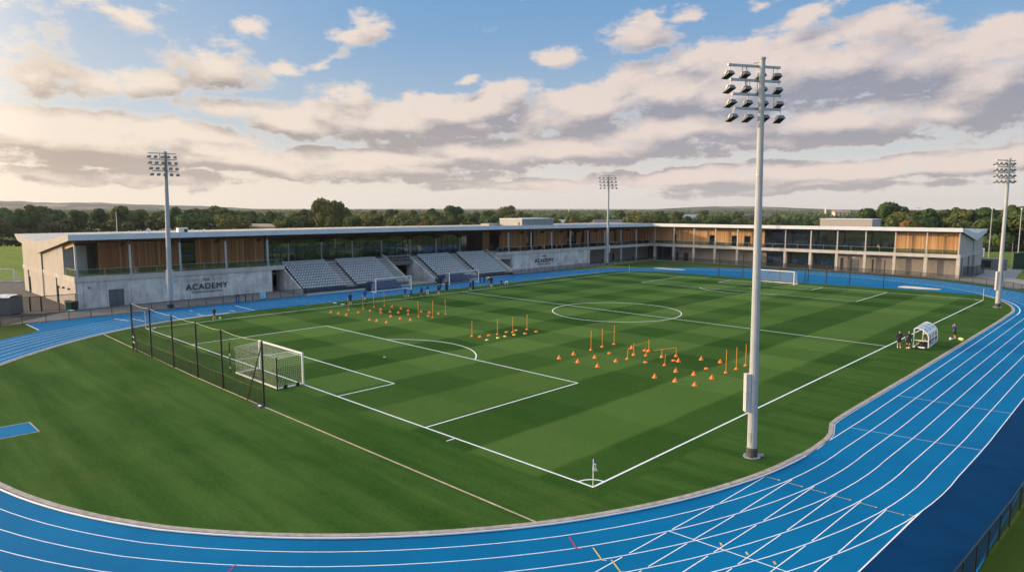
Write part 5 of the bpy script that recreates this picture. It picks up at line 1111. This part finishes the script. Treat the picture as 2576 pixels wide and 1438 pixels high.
# ------------------------------------------------------------------ trees
def crown_mesh(kind, seed, nq, mat):
    R = random.Random(seed); q = MB(); lobes = []
    if kind == 'round':
        lobes.append((Vector((0,0,.60)), Vector((.30,.30,.30))))
        for i in range(9): a = R.uniform(0,6.28); r = R.uniform(.14,.30); lobes.append((Vector((r*math.cos(a),r*math.sin(a),R.uniform(.36,.82))), Vector((1,1,.8))*R.uniform(.13,.2)))
    elif kind == 'wide':
        for i in range(13): a = R.uniform(0,6.28); r = R.uniform(.05,.48); lobes.append((Vector((r*math.cos(a),r*math.sin(a),R.uniform(.34,.84 - r*.4))), Vector((1,1,.72))*R.uniform(.15,.23)))
    elif kind == 'tall':
        for i in range(14): z = R.uniform(.2,.9); a = R.uniform(0,6.28); r = .17*(1-abs(z-.5)*.9); lobes.append((Vector((r*math.cos(a),r*math.sin(a),z)), Vector((.8,.8,1.3))*R.uniform(.08,.13)))
    else:
        for i in range(12): a = R.uniform(0,6.28); r = R.uniform(.1,.5); lobes.append((Vector((r*math.cos(a),r*math.sin(a),R.uniform(.2,.72))), Vector((1,1,.8))*R.uniform(.2,.28)))
    wts = [l[1].x*l[1].y + .004 for l in lobes]
    for i in range(nq):
        c, rad = R.choices(lobes, wts)[0]
        n = Vector((R.gauss(0,1),R.gauss(0,1),R.gauss(.25,1))).normalized(); rr = R.uniform(.72,1.06) if R.random() < .85 else R.uniform(.3,.8)
        p = c + Vector((n.x*rad.x,n.y*rad.y,n.z*rad.z))*rr
        if p.z < .10: continue
        nn = (n + Vector((R.gauss(0,.26),R.gauss(0,.26),R.gauss(0,.26)))).normalized(); a = nn.orthogonal().normalized(); b_ = nn.cross(a); th = R.uniform(0,6.28); a, b_ = a*math.cos(th)+b_*math.sin(th), b_*math.cos(th)-a*math.sin(th)
        s = R.uniform(.018,.040)*(1.15 if kind != 'tall' else .85)
        q.face([p - a*s - b_*s*.7, p + a*s*.9 - b_*s*.8, p + a*s + b_*s*.75, p - a*s*.8 + b_*s])
    zm = sorted(v[2] for v in q.v)[-12]; q.v = [(x,y,z/zm) for x,y,z in q.v]
    me = bpy.data.meshes.new('crown'); me.from_pydata(q.v, [], q.f); me.materials.append(mat); return me
def trunk_mesh(seed, tall):
    R = random.Random(seed); q = MB(); q.tube([(0,0,-.01),(.005,0,.2),(.0,.01,.45),(0,0,.72)], [.034,.024,.017,.006], 7)
    for i in range(5): a = R.uniform(0,6.28); z = R.uniform(.2,.45); r = .12 if tall else .26; q.tube([(0,0,z),(r*.5*math.cos(a),r*.5*math.sin(a),z+.12),(r*math.cos(a),r*math.sin(a),z+.26)], [.014,.010,.004], 5)
    me = bpy.data.meshes.new('trunk'); me.from_pydata(q.v, [], q.f); me.materials.append(BARK); return me
CR = {}
for kind, ns in (('round',3),('wide',3),('tall',2),('bush',2)):
    for i in range(ns): CR[kind,i] = (crown_mesh(kind, 20+i*7+len(kind), 2400 if kind in ('round','wide') else 1500, LEAFD), trunk_mesh(i+len(kind), kind == 'tall'))
def tree(p, h, w, kind, mat, label, group, name='broadleaf_tree'):
    i = rnd.randrange(3 if kind in ('round','wide') else 2); cm, tm = CR[kind,i]
    t = thing(name, label, 'bush' if kind == 'bush' else 'tree', (p.x,p.y,-.06), rnd.uniform(0,6.28), group); t.scale = (w,w,h)
    c = bpy.data.objects.new('crown', cm); C.objects.link(c); c.parent = t; c.material_slots[0].link = 'OBJECT'; c.material_slots[0].material = mat
    if kind != 'bush' or True: k = bpy.data.objects.new('trunk', tm); C.objects.link(k); k.parent = t
def top_h(v, d): return CAM.z + (523-v)/F*d
SKYL = [(0,523),(60,526),(110,516),(150,526),(200,529),(260,525),(320,519),(360,527),(400,531),(450,521),(490,526),(520,524),(562,519),(600,530),(640,531),(700,531),(745,533),(790,526),(870,522),(930,528),(985,526),(1040,528),(1085,524),(1140,517),(1190,533),(1230,529),(1270,517),(1310,531),(1330,537),(1390,537),(1440,534),(1500,535),(1560,528),(1600,533),(1650,529),(1700,531),(1765,528),(1810,534),(1850,531),(1905,536),(1950,537),(2000,540),(2050,542),(2100,541),(2150,538),(2180,536),(2255,531),(2290,527),(2335,523),(2370,526),(2410,520),(2440,532),(2475,527),(2500,520),(2530,524),(2560,514),(2600,516)]
def region(u):
    return 'behind the left end of the building' if u < 480 else 'behind the roof of the seated stand' if u < 1300 else 'beyond the angle of the building' if u < 1880 else 'behind the roof of the right wing' if u < 2240 else 'in the tall row right of the right wing'
for i, (u, v) in enumerate(SKYL):
    d = rnd.uniform(340,430) if u < 900 else rnd.uniform(430,620) if u < 1320 else rnd.uniform(520,800) if u < 2190 else rnd.uniform(262,330)
    h = top_h(v, d); kind = rnd.choice(('round','wide','round','tall' if 1440 < u < 2100 else 'round'))
    mat = LEAFD if rnd.random() < .72 else LEAFL
    tree(polar(u,d), h, h*(rnd.uniform(.95,1.2) if kind != 'tall' else .75), kind, mat, f'{"dark green" if mat is LEAFD else "olive green"} {"slender" if kind=="tall" else "rounded"} skyline tree {region(u)}', 'skyline trees ' + region(u))
NF = 165
for i in range(NF):
    u = -40 + 2660*(i + rnd.random())/NF; v0 = interp(SKYL, u)
    if u < 900: d = rnd.uniform(362,430) if u < 480 else rnd.uniform(310,390); v = v0 + rnd.uniform(6,24)
    elif u < 2190: d = rnd.uniform(330,560); v = v0 + rnd.uniform(6,22)
    else: d = rnd.uniform(245,300); v = v0 + rnd.uniform(5,35)
    h = max(4.5, top_h(v, d)); kind = rnd.choice(('round','wide','bush')); r_ = rnd.random()
    mat = LEAFA if r_ < .012 else LEAFL if r_ < .40 else LEAFD
    tree(polar(u,d), h, h*rnd.uniform(1.05,1.45), kind, mat, f'{"rusty autumn" if mat is LEAFA else "olive green" if mat is LEAFL else "dark green"} {"spreading" if kind=="wide" else "bushy"} lower tree {region(u)}', 'lower trees ' + region(u))
# a few that stand out
tree(polar(822,300), top_h(499,300), 13.5, 'round', LEAFL, 'tall light green tree standing above all others behind the seated stand', 'trees that stand out'); tree(polar(845,306), top_h(505,306), 11, 'round', LEAFL, 'second tall light green tree at the right of the highest one', 'trees that stand out')
tree(polar(2215,290), top_h(507,290), 17, 'wide', LEAFD, 'large dark oak with open crown behind the right rooftop plant room', 'trees that stand out')
for u, d, v, lab in ((1283+0,330,561,'small rusty orange tree just left of the first rooftop plant room'),(1065,330,558,'small orange-brown tree peeping over the seated stand roof'),(1190,340,560,'small yellow-orange bush peeping over the stand roof'),(2330,262,556,'yellow bush above the right end of the right wing roof')):
    tree(polar(u,d), top_h(v,d), 7, 'bush', LEAFL if 'yellow bush' in lab else LEAFA, lab, 'autumn coloured trees')
# hedges on the left field
def hedge(pts, h, w, label, seed, nper=26, mat=HEDGE):
    R = random.Random(seed); q = MB()
    for a, c in zip(pts, pts[1:]):
        a, c = Vector(a), Vector(c); L = (c-a).length
        for i in range(int(L*nper)):
            p = a.lerp(c, R.random()); z = h*R.random()**.6*(.82+.25*math.sin(p.x*.35)+.12*math.sin(p.y*.9)); p = p + Vector((R.gauss(0,w*.4),R.gauss(0,w*.4),z))
            n = Vector((R.gauss(0,1),R.gauss(0,1),R.gauss(.4,1))).normalized(); a2 = n.orthogonal().normalized(); b2 = n.cross(a2); s = R.uniform(.18,.45)
            q.face([p-a2*s-b2*s, p+a2*s-b2*s*.8, p+a2*s*.9+b2*s, p-a2*s+b2*s*.9])
    t = thing('hedge', label, 'hedge'); me = bpy.data.meshes.new('foliage'); me.from_pydata(q.v, [], q.f); me.materials.append(mat); o = bpy.data.objects.new('foliage', me); C.objects.link(o); o.parent = t
    q = MB(); [q.tube([Vector(a).lerp(Vector(c), i/10) + Vector((0,0,-.05)), Vector(a).lerp(Vector(c), i/10) + Vector((0,0,h*.7))], .06, 5) for a, c in zip(pts, pts[1:]) for i in range(11)]; q.build('stem', BARK, t)
def P3(u, d): p = polar(u, d); return (p.x, p.y, -.06)
hedge([P3(-40,262),P3(60,262),P3(130,260)], 2.3, 1.2, 'dark clipped hedge crossing the bright green field at the left', 1, 30)
hedge([P3(-60,322),P3(60,318),P3(200,322),P3(330,330)], 6.0, 3.5, 'tall dark hedge at the far edge of the field at the left', 2, 60)
hedge([P3(-40,352),P3(40,350),P3(150,352)], 8.3, 3., 'purplish brown bare scrub above the tall hedge at the left', 3, 40, SCRUB)
hedge([P3(2440,236),P3(2520,236),P3(2620,238)], 2.0, 1.5, 'dark undergrowth along the foot of the trees at the right edge', 5, 40)
hedge([(-160,35,-.06),(-168,90,-.06),(-165,165,-.06)], 6.5, 2.5, 'tall dark hedge seen through the glazing behind the seated stand', 6, 30)
# far woodland as one mass
R = random.Random(9); q = MB()
for i in range(17000):
    u = R.uniform(-200,2800); d = 760 + 2600*R.random()**1.5; p = polar(u, d); k = .5+.5*math.sin(p.x*.031)*math.sin(p.y*.027+1); h = (2 + 3.5*k)*R.random()**.5; p = Vector((p.x,p.y,h))
    n = Vector((R.gauss(0,1),R.gauss(0,1),R.gauss(.5,1))).normalized(); a2 = n.orthogonal().normalized(); b2 = n.cross(a2); s = R.uniform(.9,2.4)*(1+d/2500)
    q.face([p-a2*s-b2*s*.8, p+a2*s-b2*s, p+a2*s*.9+b2*s, p-a2*s+b2*s*.7])
me = bpy.data.meshes.new('far_woodland'); me.from_pydata(q.v, [], q.f); me.materials.append(LEAFD); o = bpy.data.objects.new('far_woodland', me); C.objects.link(o); o['kind'] = 'stuff'; o['label'] = 'distant woodland seen as one dark green mass below the hills'; o['category'] = 'woodland'
# hills
def hills(name, ridge, d0, depth):
    b = MB(); n = 90; us = [lerp(ridge[0][0], ridge[-1][0], i/n) for i in range(n+1)]; rows = []
    for j in range(9):
        s = j/8.; row = []
        for i, u in enumerate(us):
            d = d0 + depth*s; p = polar(u, d); hh = max(0., CAM.z + (523-interp(ridge, u))/F*(d0+depth*.55)) ; z = hh*math.sin(PI*min(1, s*.9))*(1 + .035*math.sin(i*1.7+j)+.03*math.sin(i*.6+2*j)) ; row.append((p.x,p.y,z-1))
        rows.append(row)
    for j in range(8):
        for i in range(n): b.face([rows[j][i],rows[j][i+1],rows[j+1][i+1],rows[j+1][i]])
    structure(b.build(name, HILL, smooth=True))
hills('hills', [(-700,520),(-300,508),(-100,505),(60,508),(140,511),(260,511),(330,514),(420,517),(500,518),(600,523),(720,530),(900,534)], 4200, 2400)
hills('hills', [(1300,534),(1420,531),(1500,529),(1600,528),(1680,523),(1760,519),(1860,517.5),(1950,520),(2060,524),(2150,529),(2230,533),(2400,532),(2700,528)], 4400, 2600)

# ------------------------------------------------------------------ haze
HAZE_D = 6.5e-5
q = MB(); q.box(-8600,3300,-2300,9300,-1.2,150); hz = q.build('haze', nodes('haze_air')[0]); hz['kind'] = 'stuff'
m = hz.data.materials[0]; nt = m.node_tree; nt.nodes.remove(nt.nodes['Principled BSDF']); pv = nt.nodes.new('ShaderNodeVolumePrincipled'); pv.inputs['Color'].default_value = (.86,.90,1,1); pv.inputs['Density'].default_value = HAZE_D; pv.inputs['Anisotropy'].default_value = .2
nt.links.new(pv.outputs[0], nt.nodes['Material Output'].inputs['Volume'])

# ------------------------------------------------------------------ sun and sky
SUN_AZ = math.atan2(-.60, -.80); SUN_EL = math.radians(11)
sd = bpy.data.lights.new('sun', 'SUN'); sd.energy = 3.6; sd.angle = math.radians(.6); sd.color = (1,.70,.42); so = bpy.data.objects.new('sun', sd); C.objects.link(so)
tosun = Vector((math.cos(SUN_AZ)*math.cos(SUN_EL), math.sin(SUN_AZ)*math.cos(SUN_EL), math.sin(SUN_EL))); so.rotation_euler = tosun.to_track_quat('Z','Y').to_euler(); so.location = (-200,-150,80)
w = bpy.data.worlds.new('World'); w.cycles.sampling_method = 'MANUAL'; w.cycles.sample_map_resolution = 256; bpy.context.scene.world = w; w.use_nodes = True; nt = w.node_tree; g = N(nt); bg = nt.nodes['Background']
STR = .10
sky = g.node('ShaderNodeTexSky', sky_type='NISHITA', sun_disc=False); sky.sun_elevation = SUN_EL; sky.sun_rotation = PI/2 - SUN_AZ; sky.air_density = 1.0; sky.dust_density = 1.2; sky.ozone_density = 1.6; sky.altitude = 50
D = g.node('ShaderNodeTexCoord').outputs['Generated']
# bearing a (0 = view axis, right positive, in units of 1000 px) and elevation e
f_ = g.vmath('DOT_PRODUCT', D, tuple(FH)); r_ = g.vmath('DOT_PRODUCT', D, tuple(rt)); zc = g.sep(D)[2]
az = g.math('MULTIPLY', g.math('ARCTAN2', r_, f_), F/1000); el = g.math('MULTIPLY', g.math('ARCSINE', zc), F/1000)
def ae(u, v):
    d = (r2*((u-1288)/F) + u2*((719-v)/F) + fw).normalized(); return math.atan2(d.dot(rt), d.dot(FH))*F/1000, math.asin(d.z)*F/1000
BL = [(190,348,470,80,2,1.0),(420,330,300,46,6,.8),(520,388,380,46,4,.9),(40,405,110,22,0,.7),(320,205,200,52,-8,.62),(545,165,170,62,14,.60),(640,75,70,40,20,.42),(310,45,170,46,18,.45),(220,30,100,30,15,.3),(905,82,95,46,-25,.52),(830,140,120,24,-22,.45),(705,172,70,26,5,.5),
 (600,275,180,42,4,.6),(740,312,210,40,6,.75),(870,245,130,48,0,.62),(980,305,260,72,4,.95),(1130,285,200,66,0,.9),(1230,262,160,56,-14,.8),(1210,322,190,40,0,.75),(1180,384,340,46,4,.85),(1010,405,460,42,3,.8),(1405,140,95,38,-6,.5),(1180,205,50,16,-5,.45),
 (1620,85,140,58,-10,.55),(1720,150,230,42,-12,.6),(1720,35,60,30,0,.45),(1560,195,150,34,-14,.55),(1500,268,300,76,-8,.85),(1680,232,280,82,-8,.85),(1880,215,400,130,-8,.95),(2090,165,330,120,-6,.9),(2280,165,330,105,0,.8),(2520,185,230,140,-12,.95),(1720,325,460,80,-3,.95),(2110,300,440,66,0,.9),(2380,287,230,36,3,.75),(2300,330,150,24,10,.5),
 (1500,372,480,56,-2,.95),(1880,365,300,34,-4,.7),(2170,428,560,38,-4,.95),(2480,398,280,36,-6,.85),(1760,440,420,30,-3,.85),(900,430,520,36,2,.85),(330,443,380,34,0,.75),(1330,464,480,22,0,.6),(2050,472,600,20,-2,.6),(2030,45,190,30,-16,.45),(2190,50,110,24,-10,.4),(1905,15,70,22,-10,.35),(60,190,200,150,20,.35),(380,130,300,120,10,.12),(-200,250,300,150,0,.5),(2800,250,300,150,0,.7)]
gt = bpy.data.node_groups.new('cloud_cover', 'ShaderNodeTree'); gt.interface.new_socket('P', in_out='INPUT', socket_type='NodeSocketVector'); gt.interface.new_socket('Q', in_out='INPUT', socket_type='NodeSocketVector'); gt.interface.new_socket('Cover', in_out='OUTPUT', socket_type='NodeSocketFloat'); gt.interface.new_socket('Soft', in_out='OUTPUT', socket_type='NodeSocketFloat')
k = N(gt); gi = k.node('NodeGroupInput'); go = k.node('NodeGroupOutput'); acc = None
wv = k.noise(k.vmath('MULTIPLY', gi.outputs[0], (6.,13.,1.)), 1., 3, .6, out=1)
Pw = k.vmath('ADD', gi.outputs[0], k.vmath('MULTIPLY', k.vmath('SUBTRACT', wv, (.5,.5,.5)), (.13,.055,0.)))
for (u, v, rx, ry, rot, s) in BL:
    a, e = ae(u, v); mp = k.node('ShaderNodeMapping', vector_type='TEXTURE'); k.put(mp.inputs[0], Pw); mp.inputs[1].default_value = (a, e, 0); mp.inputs[2].default_value = (0,0,math.radians(-rot)); mp.inputs[3].default_value = (rx*1.1/1000, ry*1.1/1000, 1)
    gr = k.node('ShaderNodeTexGradient', gradient_type='SPHERICAL'); k.put(gr.inputs[0], mp.outputs[0])
    t_ = k.math('MULTIPLY', gr.outputs['Fac'], s*1.5)
    acc = t_ if acc is None else k.math('MAXIMUM', t_, acc)
raw = acc; acc = k.math('MINIMUM', acc, .66)
ns = k.noise(k.vmath('MULTIPLY', gi.outputs[0], (8.5,16.,1.)), 1., 9, .64)
cov = k.math('MULTIPLY_ADD', k.math('SUBTRACT', ns, .5), 1.75, acc)
k.put(go.inputs[0], cov); k.put(go.inputs[1], k.math('MULTIPLY_ADD', k.math('SUBTRACT', ns, .5), 1.0, raw))
P = g.comb(az, el, 0.)
def cover(dx, dy):
    n = g.node('ShaderNodeGroup', node_tree=gt); g.put(n.inputs[0], P if not (dx or dy) else g.vmath('ADD', P, (dx,dy,0.))); return n.outputs
c0, s0 = cover(0,0)[:2]; s1 = cover(-.020,.040)[1]
alpha = g.mapr(c0, .20, .60); thick = g.mapr(c0, .24, .62)
lit = g.mapr(g.math('SUBTRACT', s0, s1), -.42, .52)
lft = g.mapr(az, -1.35, .5, 1., 0.); low = g.mapr(el, .0, .34, 1., 0.)
def S3(c, m=1.): return tuple(x*m/STR for x in c)
bright = g.mix(lft, S3((.90,.745,.655)), S3((1.02,.88,.72))); grey = g.mix(lft, S3((.30,.31,.385)), S3((.44,.35,.275)))
grey = g.mix(g.math('MULTIPLY', low, .45), grey, S3((.53,.44,.365)))
sh = g.math('MULTIPLY', thick, g.math('SUBTRACT', 1.12, lit), clamp=True)
ccol = g.mix(sh, bright, grey)
# pale veil low in the sky, brighter toward the sun side
veil = g.mix(lft, S3((.88,.79,.68)), S3((1.1,.90,.64))); hv = g.mapr(el, .0, .24, .80, 0.); hv2 = g.math('MULTIPLY', g.mapr(g.math('ADD', az, g.math('MULTIPLY', el, -.6)), -1.5, -.4, .75, 0.), g.mapr(el, .0, .55, 1., .35))
blue = g.mix(g.mapr(el, .08, .50), S3((.55,.66,.78)), S3((.20,.43,.76)))
base = g.mix(.72, sky.outputs[0], blue)
base = g.mix(hv2, base, S3((.88,.84,.78))); base = g.mix(hv, base, veil)
skyc = g.mix(g.math('MULTIPLY', alpha, .93), base, ccol)
glow = g.math('POWER', g.mapr(g.vmath('DOT_PRODUCT', D, tuple(tosun)), .60, 1.), 1.9)
skyc = g.mix(glow, skyc, S3((7.0,5.2,3.3)))
skyc = g.mix(g.mapr(zc, .42, .85, 0., .85), skyc, S3((.95,1.08,1.30)))
below = g.mapr(zc, -.02, .0); skyc = g.mix(below, S3((.10,.10,.07)), skyc)
nt.links.new(skyc, bg.inputs[0]); bg.inputs[1].default_value = STR
# ------------------------------------------------------------------ view
sc = bpy.context.scene; sc.view_settings.view_transform = 'Standard'; sc.view_settings.look = 'None'; sc.view_settings.exposure = 0.; sc.view_settings.gamma = 1.
sc.render.engine = 'CYCLES'; sc.cycles.use_denoising = True; sc.cycles.max_bounces = 6; sc.cycles.diffuse_bounces = 3; sc.cycles.glossy_bounces = 3; sc.cycles.transparent_max_bounces = 12; sc.cycles.volume_bounces = 0; sc.cycles.caustics_reflective = False; sc.cycles.caustics_refractive = False
